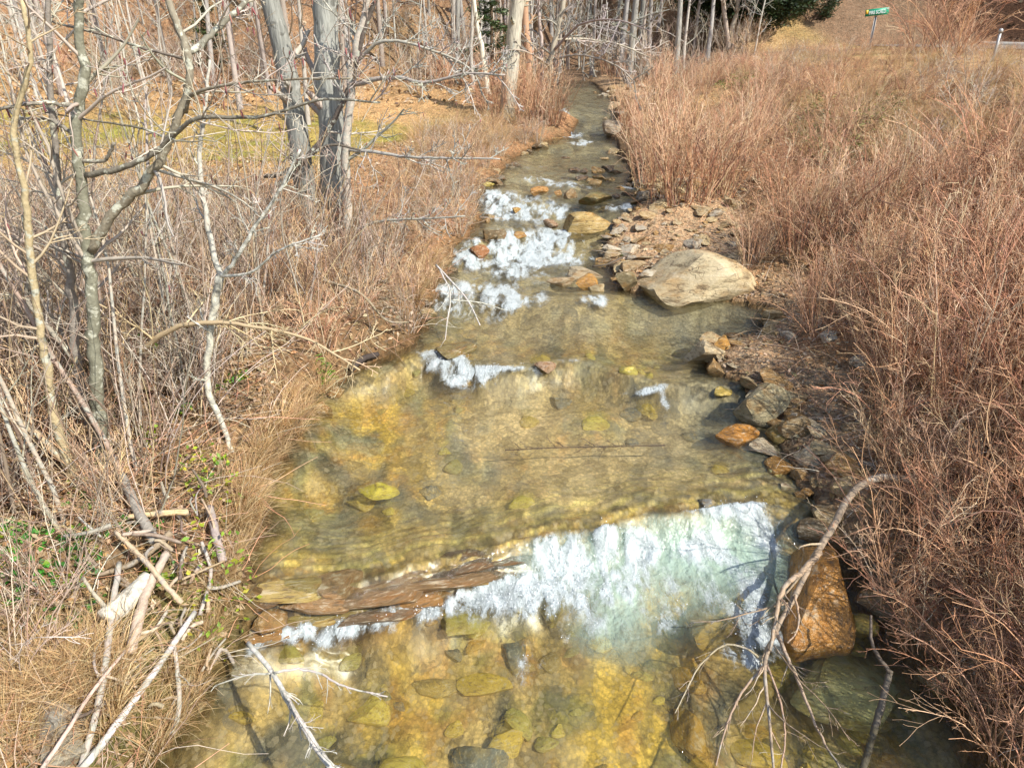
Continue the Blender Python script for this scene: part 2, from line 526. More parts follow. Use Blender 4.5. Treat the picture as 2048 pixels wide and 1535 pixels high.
def bed_mat():
    m, nt, out = newmat('stream_bed_rock'); g = NT(nt)
    col = g.n('ShaderNodeVertexColor', layer_name='Col').outputs[0]
    pos = g.n('ShaderNodeNewGeometry').outputs['Position']
    def cells(scale, warp):
        nn = g.n('ShaderNodeTexNoise'); nn.inputs['Scale'].default_value = scale * .8; nn.inputs['Detail'].default_value = 3; g.L(pos, nn.inputs['Vector'])
        sc = g.n('ShaderNodeVectorMath', operation='SCALE'); g.L(nn.outputs['Color'], sc.inputs[0]); sc.inputs['Scale'].default_value = warp
        ad = g.n('ShaderNodeVectorMath', operation='ADD'); g.L(pos, ad.inputs[0]); g.L(sc.outputs[0], ad.inputs[1])
        fl = g.mapping(ad.outputs[0], (1, .8, .25))
        vo = g.n('ShaderNodeTexVoronoi'); vo.inputs['Scale'].default_value = scale; g.L(fl, vo.inputs['Vector'])
        sp = g.n('ShaderNodeSeparateColor'); g.L(vo.outputs['Color'], sp.inputs[0])
        return sp.outputs, vo.outputs['Distance']
    a, ad = cells(7.0, .22); b, bd = cells(30.0, .05)
    fine = g.noise(pos, 60, 4, .7)
    f = g.math('MULTIPLY', g.math('MULTIPLY_ADD', a[0], .80, .62), g.math('MULTIPLY_ADD', b[0], .55, .75))
    f = g.math('MULTIPLY', f, g.math('MULTIPLY_ADD', fine, 1.7, .62))
    f = g.math('MULTIPLY', f, g.math('SUBTRACT', 1.08, g.math('MULTIPLY', g.ramp(bd, .3, .75), .4)))
    c = g.n('ShaderNodeVectorMath', operation='SCALE'); g.L(col, c.inputs[0]); g.L(f, c.inputs['Scale'])
    c = g.mix(g.math('MULTIPLY', g.ramp(a[1], .72, .9), .18), c.outputs[0], (.42, .40, .34))
    c = g.mix(g.math('MULTIPLY', g.ramp(b[2], .80, .95), .45), c, (.55, .44, .28))
    p = g.n('ShaderNodeBsdfPrincipled'); g.L(c, p.inputs['Base Color']); p.inputs['Roughness'].default_value = .3
    g.L(p.outputs[0], out.inputs[0])
    return m
M_BED = bed_mat()

def water_mat():
    m, nt, out = newmat('stream_water'); g = NT(nt)
    vc = g.n('ShaderNodeVertexColor', layer_name='Col').outputs[0]     # R foam, G aerated
    sep = g.n('ShaderNodeSeparateColor'); g.L(vc, sep.inputs[0])
    pos = g.n('ShaderNodeNewGeometry').outputs['Position']
    w1 = g.noise(g.mapping(pos, (1.0, .75, 1)), 5.0, 3, .55, .4)
    w2 = g.noise(g.mapping(pos, (1.0, .7, 1)), 19, 3, .6, .3)
    hgt = g.math('ADD', w1, g.math('MULTIPLY', w2, .34))
    nrm = g.bump(hgt, .95, .07)
    dt = g.n('ShaderNodeVectorMath', operation='DOT_PRODUCT'); g.L(g.n('ShaderNodeNewGeometry').outputs['Incoming'], dt.inputs[0]); g.L(nrm, dt.inputs[1])
    fres = g.math('MULTIPLY_ADD', g.math('POWER', g.math('SUBTRACT', 1.0, g.math('ABSOLUTE', dt.outputs['Value']), clamp=True), 5.0), .97, .03)
    tr = g.n('ShaderNodeBsdfTransparent'); tr.inputs[0].default_value = (.93, .95, .88, 1)
    rf = g.n('ShaderNodeBsdfRefraction'); rf.inputs['IOR'].default_value = 1.33; rf.inputs['Roughness'].default_value = 0.02
    rf.inputs[0].default_value = (.95, .97, .9, 1); g.L(nrm, rf.inputs['Normal'])
    gl = g.n('ShaderNodeBsdfGlossy'); gl.inputs['Roughness'].default_value = .06; g.L(nrm, gl.inputs['Normal'])
    under = g.n('ShaderNodeMixShader'); under.inputs[0].default_value = .32
    g.L(tr.outputs[0], under.inputs[1]); g.L(rf.outputs[0], under.inputs[2])
    wat = g.n('ShaderNodeMixShader'); g.L(fres, wat.inputs[0])
    g.L(under.outputs[0], wat.inputs[1]); g.L(gl.outputs[0], wat.inputs[2])
    # foam
    fn = g.noise(g.mapping(pos, (1, .38, .6)), 10, 9, .74, .9)
    fn2 = g.noise(g.mapping(pos, (1, .6, 1)), 55, 4, .7)
    lace = g.math('SUBTRACT', 1.0, g.math('MULTIPLY', g.math('ABSOLUTE', g.math('SUBTRACT', fn, .5)), 5.0), clamp=True)
    fmix = g.math('ADD', g.math('MULTIPLY', fn, .6), g.math('ADD', g.math('MULTIPLY', lace, .22), g.math('MULTIPLY', fn2, .35)))
    thr = g.math('SUBTRACT', g.math('MULTIPLY_ADD', sep.outputs[0], .72, fmix), 1.06)
    ff = g.math('MULTIPLY', g.ramp(thr, -.18, .24), .92)
    fo = g.n('ShaderNodeBsdfPrincipled'); fo.inputs['Roughness'].default_value = .5
    tone = g.math('MULTIPLY_ADD', fn2, .9, g.math('MULTIPLY', g.ramp(fn, .3, .7), .35))
    g.L(g.mix(g.math('SUBTRACT', tone, .15, clamp=True), (.34, .42, .41), (.80, .83, .83)), fo.inputs['Base Color'])
    g.L(g.bump(fmix, .9, .06), fo.inputs['Normal'])
    ae = g.n('ShaderNodeBsdfPrincipled'); ae.inputs['Base Color'].default_value = (.42, .55, .44, 1); ae.inputs['Roughness'].default_value = .25
    g.L(nrm, ae.inputs['Normal'])
    m1 = g.n('ShaderNodeMixShader')
    g.L(g.math('MULTIPLY', sep.outputs[1], g.math('MULTIPLY_ADD', fn, 1.2, .15), clamp=True), m1.inputs[0])
    g.L(wat.outputs[0], m1.inputs[1]); g.L(ae.outputs[0], m1.inputs[2])
    m2 = g.n('ShaderNodeMixShader'); g.L(ff, m2.inputs[0])
    g.L(m1.outputs[0], m2.inputs[1]); g.L(fo.outputs[0], m2.inputs[2])
    g.L(m2.outputs[0], out.inputs[0])
    return m
M_WATER = water_mat()

def plain(name, col, rough=.6, metal=0.0, nscale=0, namp=.15):
    m, nt, out = newmat(name); g = NT(nt)
    p = g.n('ShaderNodeBsdfPrincipled'); p.inputs['Roughness'].default_value = rough; p.inputs['Metallic'].default_value = metal
    p.inputs['Base Color'].default_value = (*col, 1)
    if nscale:
        pos = g.n('ShaderNodeNewGeometry').outputs['Position']
        nz = g.math('MULTIPLY_ADD', g.noise(pos, nscale, 6, .7), 2 * namp, 1 - namp)
        c = g.n('ShaderNodeVectorMath', operation='SCALE'); c.inputs[0].default_value = col; g.L(nz, c.inputs['Scale'])
        g.L(c.outputs[0], p.inputs['Base Color'])
    g.L(p.outputs[0], out.inputs[0])
    return m
M_ASPH = plain('worn_asphalt', (.20, .175, .15), .95, 0, 14, .4)
M_LINE = plain('pale_concrete', (.55, .52, .46), .9, 0, 12, .2)
M_SIGN = plain('sign_green', (.0, .28, .15), .45, 0, 8, .1)
M_SIGNY = plain('sign_yellow', (.75, .45, .03), .45)
M_SIGNW = plain('sign_white', (.7, .78, .74), .5)
M_STEEL = plain('galvanised_steel', (.42, .41, .39), .5, .4, 20, .2)

# ------------------------------------------------------------------ ground sheet
def lerp3(a, b, f): return a + (np.asarray(b) - a) * np.asarray(f)[..., None]

def build_ground():
    n = 520
    s = np.linspace(-1, 1, n)
    xs = .3 + 4.0 * np.sinh(3.75 * s)
    ys = [-16.0]
    while ys[-1] < 130:
        y = ys[-1]
        ys.append(y + (.35 if y < 1.5 else max(.055, .0095 * y)))
    ys = np.array(ys)
    X, Y = np.meshgrid(xs, ys)
    Z = H(X, Y)
    el = XL(Y) - X; er = X - XR(Y)
    n1 = fbm(X * .35, Y * .35, 2., 4); n2 = fbm(X * 1.6, Y * 1.6, 5., 4)
    c = np.empty(X.shape + (3,))
    c[:] = (.26, .175, .095)                                         # leaf litter
    c = lerp3(c, (.36, .22, .12), S(n2 * .9 + .4))
    c = lerp3(c, (.17, .12, .06), S(n1 * 1.2 - .1) * .7)
    # straw coloured meadow and lawn on the left flat
    mead = S((el - 2.0) / 2) * S((Y - 13) / 3) * (1 - S((Y - 28) / 5))
    c = lerp3(c, (.46, .31, .15), mead * .85)
    lawn = S((el - 2.6) / 1.5) * S((Y - 14.5) / 2) * (1 - S((Y - 21 - .8 * n2) / 3.0)) * S(.8 + n1)
    c = lerp3(c, (.34, .29, .08), lawn * .85)
    c = lerp3(c, (.20, .24, .05), lawn * S(n2 * 1.5) * .6)
    # left near bank: darker, greenish patches
    nb = (el > 0) * S((12 - Y) / 4)
    c = lerp3(c, (.17, .125, .07), nb * .75)
    c = lerp3(c, (.13, .16, .045), nb * S(n1 * 2.2 - .2) * .7)
    # left hill in sun
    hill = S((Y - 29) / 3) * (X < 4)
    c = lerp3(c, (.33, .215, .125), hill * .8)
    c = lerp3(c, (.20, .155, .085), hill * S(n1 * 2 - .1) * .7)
    c = lerp3(c, (.17, .125, .085), S((Y - 30) / 4) * S((X + 5) / 4) * .8)
    # gravel bars
    bar = (er > 0) * S((barw(Y) + .2 - er) / .5)
    c = lerp3(c, (.42, .31, .19), bar * .9)
    # right bank: thicket's shade put into the ground colour, straw farther up
    rb = (er > 0) * S((er - barw(Y) - .5) / 2) * (road_s(X, Y) < -2.2)
    c = lerp3(c, (.17, .11, .065), rb * S((17 - Y) / 4) * .85)
    c = lerp3(c, (.48, .34, .17), rb * S((Y - 15) / 6) * S(n1 * 1.4 + .5) * .9)
    c = lerp3(c, (.19, .19, .06), rb * S(n1 * 2 - .8) * .6)
    sh = np.exp(-((road_s(X, Y) + 3.0) / .7) ** 2) * (er > 0)
    c = lerp3(c, (.27, .21, .09), sh * .8)
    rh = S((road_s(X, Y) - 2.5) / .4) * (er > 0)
    c = lerp3(c, (.075, .043, .027), rh * .97)  # dark litter above the road, with the trees' shade put into its colour
    # damp edge soil
    c = lerp3(c, (.10, .065, .03), np.exp(-(np.maximum(el, er) / .22) ** 2) * (np.maximum(el, er) > 0) * .7)
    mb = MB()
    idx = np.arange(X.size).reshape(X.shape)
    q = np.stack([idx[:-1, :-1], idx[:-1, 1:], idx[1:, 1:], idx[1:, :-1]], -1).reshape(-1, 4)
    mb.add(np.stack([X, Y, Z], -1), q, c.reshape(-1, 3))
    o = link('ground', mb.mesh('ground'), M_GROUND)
    o['kind'] = 'structure'
    return o
build_ground()

# road on the right shelf
def build_road():
    ys = np.linspace(8, 110, 160)
    cx = np.interp(ys, RX[:, 0], RX[:, 1])
    k = np.ones(9) / 9
    cx = np.convolve(np.pad(cx, 4, mode='edge'), k, 'valid')
    def strip(a, b, dz):
        P = np.zeros((len(ys), 2, 3))
        for j, s in enumerate((a, b)):
            P[:, j, 0] = cx + s / .74; P[:, j, 1] = ys
            P[:, j, 2] = ROADZ + .2 * S((ys - 30) / 40) * 6 + dz
        return P
    def put(name, P, mat):
        mb = MB(); n = len(P)
        idx = np.arange(n * 2).reshape(n, 2)
        q = np.stack([idx[:-1, 0], idx[:-1, 1], idx[1:, 1], idx[1:, 0]], -1)
        mb.add(P.reshape(-1, 3), q, np.array([.3, .3, .3]))
        return link(name, mb.mesh(name), mat)
    o = put('road', strip(-2.4, 2.4, .03), M_ASPH); o['kind'] = 'structure'
    # kerb-like pale edge on the uphill side: a low box section
    mb = MB()
    a = strip(2.42, 2.62, .14); b = strip(2.42, 2.62, -.1)
    n = len(ys); V = np.stack([a[:, 0], a[:, 1], b[:, 1], b[:, 0]], 1).reshape(-1, 3)
    idx = np.arange(n * 4).reshape(n, 4)
    q = np.concatenate([np.stack([idx[:-1, j], idx[:-1, (j + 1) % 4], idx[1:, (j + 1) % 4], idx[1:, j]], -1) for j in range(4)])
    mb.add(V, q, np.array([.5, .5, .45]))
    o = link('road_edge_kerb', mb.mesh('road_edge_kerb', smooth=False), M_LINE); o['kind'] = 'structure'
build_road()

# ------------------------------------------------------------------ stream: bed and water
BLOBS = [(545, 1262, 50, 18, .9), (620, 1235, 55, 20, .85), (700, 1205, 70, 22, .95), (830, 1178, 100, 20, 1), (945, 1152, 70, 30, 1), (1040, 1112, 80, 35, 1), (1150, 1090, 110, 26, 1),
         (1300, 1062, 130, 20, 1), (1440, 1048, 110, 20, 1), (1530, 1085, 40, 40, .8), (1420, 1090, 40, 30, .8), (1080, 1215, 50, 40, .75), (1050, 1170, 70, 40, .85),
         (1230, 1140, 60, 50, .55), (1330, 1110, 110, 30, .5), (1490, 1140, 60, 45, .55), (640, 1285, 50, 28, .5), (510, 1300, 36, 30, .8), (1050, 1330, 20, 50, .42),
         (1290, 1325, 26, 18, .6), (1240, 1240, 60, 70, .40), (1540, 1275, 40, 35, .6), (1480, 1300, 40, 25, .5), (1120, 1275, 25, 18, .5), (1500, 1330, 40, 20, .45), (1180, 1190, 200, 120, .22),
         (1100, 1200, 240, 80, .36), (1380, 1190, 240, 90, .38), (700, 1245, 170, 36, .36), (1090, 1225, 40, 50, .6), (1180, 1180, 40, 60, .5), (1500, 1210, 50, 60, .5), (1500, 1310, 110, 60, .34), (1070, 1330, 90, 80, .24),
         (1050, 425, 150, 35, .26), (1040, 540, 170, 35, .26), (1150, 362, 140, 18, .28), (960, 640, 140, 26, .24), (900, 790, 110, 30, .22), (1150, 760, 160, 16, .24), (1380, 900, 60, 40, .28),
         (900, 720, 60, 18, .95), (940, 752, 55, 18, .9), (870, 706, 40, 11, .8), (1010, 735, 55, 7, .85), (1130, 720, 36, 6, .7), (1290, 775, 60, 7, .75), (1330, 795, 12, 22, .5), (1355, 915, 28, 11, .7),
         (905, 590, 50, 13, .7), (960, 575, 60, 10, .9), (1050, 592, 45, 12, .9), (1000, 600, 60, 14, .6), (1020, 547, 40, 8, .65), (1190, 600, 30, 11, .8), (905, 622, 60, 15, .3),
         (1060, 490, 80, 14, .95), (1110, 462, 35, 9, .9), (940, 503, 28, 10, .9), (1060, 472, 55, 9, .8), (1130, 500, 60, 9, .6), (1040, 520, 80, 8, .6), (960, 480, 20, 6, .6), (1000, 500, 70, 20, .35),
         (1020, 397, 50, 10, .95), (1100, 407, 40, 7, .85), (995, 386, 30, 6, .9), (1240, 407, 36, 5, .85), (1060, 355, 40, 4, .5), (1130, 370, 40, 4, .55), (1030, 430, 40, 7, .45), (1260, 375, 25, 4, .55), (1065, 335, 30, 3, .5),
         (1165, 285, 22, 3, .9), (1140, 236, 32, 4, .8), (1122, 219, 18, 4, .9), (1175, 247, 24, 4, .6)]
AER = [(1380, 1120, 150, 60, .95), (1240, 1190, 60, 90, .8), (1460, 1110, 90, 60, .95), (1120, 1135, 90, 50, .6), (1200, 1260, 60, 60, .4), (1330, 1200, 120, 60, .35)]

def blobs(X, Y, lst):
    f = np.zeros_like(X)
    for px, py, rx, ry, s in lst:
        z0 = -.25 if py > 1060 else None
        p = on_z(px, py, 0.0 if z0 is None else z0)
        for _ in range(3):
            p = on_z(px, py, float(W(p[0], p[1])))
        if py < 660: rx, ry, s = rx * 1.15, ry * 1.15, s * .92
        elif lst is BLOBS: ry = ry * .8
        rxw = rx * depth_of(p) / FPX
        a = on_z(px, py - ry, p[2])[1]; b = on_z(px, py + ry, p[2])[1]
        ryw = max(.03, (a - b) / 2)
        r2 = ((X - p[0]) / rxw) ** 2 + ((Y - p[1]) / ryw) ** 2
        f = f + s * np.exp(-1.1 * r2) * (1 - .75 * f)
    return f

def stream_grid(nx, fy):
    ys = [-10.0]
    while ys[-1] < 38:
        y = ys[-1]
        ys.append(y + (.12 if y < 2.4 else max(.012, fy * y)))
    ys = np.array(ys)
    s = np.linspace(0, 1, nx)[None, :]
    xl = (XL(ys) - .7)[:, None]; xr = (XR(ys) + .7)[:, None]
    k = np.ones(7) / 7
    X = xl + (xr - xl) * s
    Y = np.broadcast_to(ys[:, None], X.shape).copy()
    return X, Y

def Ls(i, x):
    return np.interp(x, LEDGES[i][0], LEDGES[i][1])

def depth_field(X, Y):
    w = S(np.minimum(X - XL(Y), XR(Y) - X) / .8)
    c1 = Y - Ls(0, X)
    d = .10 + .13 * w + .10 * fbm(X * .9, Y * .6, 8., 3)
    d = np.where(c1 < 0, d + .16 * S(-c1 / .6), d)                   # lower pool is deeper
    # the bedrock rises towards each crest and runs thin over it
    for i in range(5):
        c = Y - Ls(i, X)
        k = np.exp(-(np.maximum(c, 0) / (.75 if i == 0 else .4)) ** 2) * np.exp(-(np.minimum(c, 0) / .34) ** 2)
        d = d * (1 - (.86 if i < 2 else .4) * k)
    d = d + .010 * fbm(X * 4, Y * 3, 3., 2)
    return np.clip(d, .012, .7)

def build_bed():
    X, Y = stream_grid(260, .0052)
    c1 = Y - Lc(0, X)
    z = Wc(X, Y) - depth_field(X, Y)
    # broken, layered ledge faces instead of a smooth ramp
    for i, (dr, rn) in enumerate(((.25, .34), (.12, .50))):
        c = Y - Lc(i, X)
        t = (c + rn) / rn + .10 * fbm(X * 2.1, Y * .5, 2. + i, 3) + .05 * fbm(X * 9, Y * 3, 5., 2)
        if i == 0: STEP_T = t
        ns = 3.0 if i == 0 else 4.0
        fr = (t * ns) % 1.0
        stair = (np.floor(t * ns) + S((fr - .62) / .38)) / ns
        m_ = S((t + .15) / .2) * (1 - S((t - 1.0) / .35))
        z = z + m_ * (dr * 1.1 * (stair - t + .03) if i == 0 else dr * .5 * (stair - t) * S((np.minimum(X - XL(Y), XR(Y) - X) - .2) / .4))
        q = c * 6 + 1.6 * fbm(X * 1.1, Y * 1.1, 2., 3)
        z += np.exp(-((c - .35) / .4) ** 2) * .03 * (np.abs((q % 1) - .5) * 2 - .5)
    n1 = fbm(X * 1.1, Y * .8, 1., 4); n2 = fbm(X * 3.2, Y * 2.2, 6., 4); n3 = fbm(X * 7, Y * 5, 9., 3)
    z += .006 * n3 * S((X - XL(Y)) / .3)
    c = np.empty(X.shape + (3,)); c[:] = (.33, .225, .08)
    c = lerp3(c, (.50, .32, .055), S(n1 * 1.5 + .4))
    c = lerp3(c, (.17, .15, .05), S(n2 * 2.2) * .85)
    c = lerp3(c, (.36, .17, .04), S(n3 * 1.6 - .2) * .6)
    c = lerp3(c, (.07, .07, .05), S(fbm(X * 1.9, Y * 1.6, 12., 4) * 2.6 - .7) * .8)
    up = S(c1 / .6)
    mid = S((X + 1.3) / 1.0) * S((2.6 - X) / 1.0) * up
    c = lerp3(c, (.46, .34, .19), mid * .8 * S(n1 * 1.2 + .75))
    c = lerp3(c, (.20, .20, .18), up * S((X - 1.4 + n1) / 1.6) * .75)
    c = lerp3(c, (.20, .19, .14), up * S(n2 * 1.8 - .35) * .6)
    st = np.exp(-((c1 - .35) / .55) ** 2)
    q = np.sin(c1 * 30 + 5 * fbm(X * 1.3, Y * 1.3, 2., 3))
    c = lerp3(c, (.46, .36, .12), st * S(q) * .8)
    c = lerp3(c, (.22, .165, .07), st * S(-q) * .8)
    fce = np.exp(-((c1 + .17) / .20) ** 2)
    lay = np.sin(STEP_T * 9.4 + 2.0 * n2)
    c = lerp3(c, (.22, .125, .045), fce * .9)
    c = lerp3(c, (.36, .24, .075), fce * S(lay * 1.4 - .2) * .7)
    c = lerp3(c, (.07, .045, .025), fce * S(-lay * 1.6 - .3) * .8)
    far = S((Y - 9.0) / 3)
    c = lerp3(c, (.30, .25, .155), far * .8)
    c = lerp3(c, (.16, .15, .12), far * S(n2 * 1.5) * .6)
    c = lerp3(c, (.22, .15, .06), far * S(n3 * 2 - .5) * .5)
    c = lerp3(c, (.22, .17, .09), np.exp(-((Y - Ls(1, X) + .2) / .4) ** 2) * .7)
    c = lerp3(c, (.22, .175, .10), np.exp(-((Y - Ls(2, X) + .5) / .7) ** 2) * .5)
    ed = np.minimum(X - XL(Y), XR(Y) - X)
    c = lerp3(c, (.075, .055, .03), (1 - S((ed - .02) / .30)) * .8)  # mud along the banks, with the bank's shadow painted into its colour
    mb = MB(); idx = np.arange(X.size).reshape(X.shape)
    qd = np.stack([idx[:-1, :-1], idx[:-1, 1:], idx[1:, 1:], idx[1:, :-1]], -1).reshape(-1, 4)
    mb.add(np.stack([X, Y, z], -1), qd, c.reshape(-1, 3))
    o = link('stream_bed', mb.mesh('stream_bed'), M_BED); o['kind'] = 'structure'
build_bed()

def build_water():
    X, Y = stream_grid(340, .0034)
    foam = blobs(X, Y, BLOBS)
    c1 = Y - Lc(0, X)
    foam *= 1 - .75 * S((c1 + .30) / .12) * (1 - S((X - .0) / .5)) * (Y < 7)
    foam *= 1 - S((c1 + .02) / .06) * (Y < 6.3)
    aer = blobs(X, Y, AER) * (1 - S((c1 + .1) / .1))
    n = fbm(X * 6, Y * 4.5, 5., 4)
    n = fbm(X * 6, Y * 2.4, 5., 5, .6)
    n2 = np.abs(fbm(X * 3.5, Y * 1.6, 15., 4, .6))
    foam = np.clip(foam * (.95 + .7 * n) * (.62 + .6 * S(n2 * 3)), 0, 1)
    z = Wc(X, Y)
    fast = S((Y - 9) / 4)
    z += (.006 + .035 * fast) * fbm(X * 2.2, Y * 1.5, 3., 4)
    z += foam ** 1.3 * (.02 + .035 * fbm(X * 7, Y * 4, 2., 4)) * np.interp(Y, [0, 6, 9], [1, 1, .15])
    c = np.stack([foam, aer, 0 * foam], -1)
    mb = MB(); idx = np.arange(X.size).reshape(X.shape)
    qd = np.stack([idx[:-1, :-1], idx[:-1, 1:], idx[1:, 1:], idx[1:, :-1]], -1).reshape(-1, 4)
    mb.add(np.stack([X, Y, z], -1), qd, c.reshape(-1, 3))
    o = link('stream_water', mb.mesh('stream_water'), M_WATER); o['kind'] = 'structure'
    # spray drops and bubbles thrown up in the white water
    rng = np.random.default_rng(3)
    fz = foam.ravel(); yy = Y.ravel()
    pr = np.clip(fz - .45, 0, 1) ** 1.2 * (yy > 2.5) * (yy < 9)
    k = rng.choice(len(pr), 1500, p=pr / pr.sum())
    base = np.stack([X.ravel()[k], Y.ravel()[k], z.ravel()[k]], -1)
    base += rng.normal(size=base.shape) * (.03, .03, 0)
    base[:, 2] += np.abs(rng.normal(size=len(k))) * .03
    r = rng.uniform(.002, .006, len(k))
    oc = np.array([(1, 0, 0), (-1, 0, 0), (0, 1, 0), (0, -1, 0), (0, 0, 1), (0, 0, -1)], float)
    tri = np.array([(0, 2, 4), (2, 1, 4), (1, 3, 4), (3, 0, 4), (2, 0, 5), (1, 2, 5), (3, 1, 5), (0, 3, 5)])
    V = base[:, None, :] + oc[None] * r[:, None, None] * rng.uniform(.6, 1.5, (len(k), 1, 3))
    F = (tri[None] + (np.arange(len(k)) * 6)[:, None, None]).reshape(-1, 3)
    mb = MB(); mb.add(V.reshape(-1, 3), F, np.array([.85, .88, .9]))
    o = link('white_water_spray', mb.mesh('white_water_spray'), plain('spray', (.86, .9, .92), .3))
    tag(o, 'white spray and bubbles over the stream cascades', 'spray'); o['kind'] = 'stuff'
build_water()

# ------------------------------------------------------------------ landmarks used in the labels
LANDMARKS = [((2.5, 4.4), 'the long wet slab'), ((3.2, 6.9), 'the leafy spit'), ((2.9, 11.2), 'the large boulder'), ((3.2, 13.6), 'the stony bar'), ((2.6, 17), 'the riffle'),
             ((-3.6, 5.2), 'the forked dark alder'), ((-3.0, 11.8), 'the stout grey trunk'), ((-.6, 14), 'the white chute'), ((-1.0, 18), 'the upper cascade'), ((13.8, 30), 'the green street sign'),
             ((-9, 19), 'the yellow green lawn'), ((0, 25), 'the tree at the bend'), ((-3.3, 3.6), 'the driftwood pile'), ((4.0, 5.2), 'the pale block of stone'), ((7.5, 33), 'the pair of roadside trunks'), ((-1, 30), 'the small dark fir'), ((-2.6, 7.3), 'the arched tan sapling')]
def near(x, y):
    return min(LANDMARKS, key=lambda l: ((x - l[0][0]) ** 2 + (y - l[0][1]) ** 2) / (1 + .06 * y) ** 2)[1]

# ------------------------------------------------------------------ rocks
import bmesh
def ico(sub):
    bm = bmesh.new(); bmesh.ops.create_icosphere(bm, subdivisions=sub, radius=1.0)
    v = np.array([p.co[:] for p in bm.verts]); f = np.array([[a.index for a in q.verts] for q in bm.faces])
    bm.free(); return v, f
ICO = {s: ico(s) for s in (2, 3, 4)}

def rock_mesh(seed, sub=3, cuts=7, flat=1.0, rough=.12, round_=.0, cutlo=.38, cuthi=.8, box=0.0):
    rng = np.random.default_rng(seed)
    v, f = ICO[sub]; v = v.copy()
    if box:
        v = np.sign(v) * np.abs(v) ** box; v = v * (1 + .12 * fbm(v[:, 0] * 1.3 + seed, v[:, 1] * 1.3, 0., 2))[:, None]
    for i in range(cuts):
        n = norm(rng.normal(size=3) * (1, 1, .8)); d = rng.uniform(cutlo, cuthi)
        s = v @ n; over = np.maximum(0, s - d)
        v = v - over[:, None] * n * (1 - round_)
    v *= np.array([1, 1, flat])
    nn = norm(v)
    o = rng.uniform(0, 50)
    dsp = rough * fbm(v[:, 0] * 1.5 + o, v[:, 1] * 1.5, v[:, 2] * 1.5, 3) + rough * .4 * fbm(v[:, 0] * 5 + o, v[:, 1] * 5, v[:, 2] * 9, 3)
    v = v + nn * dsp[:, None]
    v /= np.abs(v).max(0)
    mb = MB(); mb.add(v, f, np.array([.5, .5, .5]))
    return mb.mesh('rock', smooth=True)

def sharpen(me, ang=32):
    try:
        me.set_sharp_from_angle(angle=math.radians(ang))
    except Exception:
        pass
    return me
SMALL_R = [sharpen(rock_mesh(100 + i, 2, 10, 1, .05), 22) for i in range(7)]
FLAT_R = [sharpen(rock_mesh(140 + i, 2, 7, 1, .04, 0, .5, .8, box=.55), 22) for i in range(5)]
ROUND_R = [sharpen(rock_mesh(180 + i, 3, 10, 1, .12, .1, .35, .75), 40) for i in range(5)]
for me in SMALL_R + FLAT_R: me.materials.append(M_ROCK)
for me in ROUND_R: me.materials.append(M_SUB)
SMALL_W = [m.copy() for m in SMALL_R[:4] + FLAT_R[:2]]
for me in SMALL_W: me.materials.clear(); me.materials.append(M_WET)

TAN = (.42, .33, .20); GREY = (.34, .31, .25); ORG = (.42, .22, .05); DRK = (.10, .08, .055); GOLD = (.40, .27, .07); PALE = (.55, .48, .36); OLV = (.26, .24, .09); RUST = (.30, .12, .04)

def colw(c):
    r, g, b = c[:3]
    if max(c[:3]) < .2: return 'dark'
    if r > 2.6 * b and r > 1.5 * g: return 'orange brown'
    if r > 3 * b: return 'golden' if g > .66 * r else 'amber'
    if g > .8 * r and b > .7 * r: return 'grey'
    if r > .5: return 'pale'
    if r > 3 * b: return 'golden' if g > .6 * r else 'amber'
    if g > .85 * r: return 'olive'
    return 'tan'
def rsize(r, a, b): return 'small' if r < a else ('large' if r > b else 'middling')
def put_rock(name, label, cat, me, loc, size, rz=0.0, tilt=(0, 0), col=TAN, group=None):
    o = bpy.data.objects.new(name, me); COL.objects.link(o)
    o.location = loc; o.scale = size; o.rotation_euler = (tilt[0], tilt[1], rz)
    o.color = (*col, 1)
    return tag(o, label, cat, group)

def big_rock(label, px, py, wpx, hpx, col, seed, mat=M_ROCK, deep=.75, rz=0.0, tilt=(0, 0), sub=3, cuts=8, sink=.35, name='boulder', cat='rock', z=None, rough=.1):
    """rock whose middle of the waterline/ground contact is near px,py"""
    p = on_ground(px, py) if z is None else on_z(px, py, z)
    if z is None and W(p[0], p[1]) > p[2]:
        p = on_z(px, py, 0.0 if py > 560 else .6)
        for _ in range(8):
            p = on_z(px, py, .5 * p[2] + .5 * float(W(p[0], p[1])))
        sink = min(.5, sink + .08)
    d = depth_of(p)
    w = wpx * d / FPX / 2; h = hpx * d / FPX / 2
    me = sharpen(rock_mesh(seed, sub, 12, 1, rough * .6, 0, .40, .80), 26)
    me.materials.append(mat)
    return put_rock(name, label, cat, me, (p[0], p[1] + w * deep * .4, p[2] + h * (1 - 2 * sink)), (w, w * deep, h), rz, tilt, col)

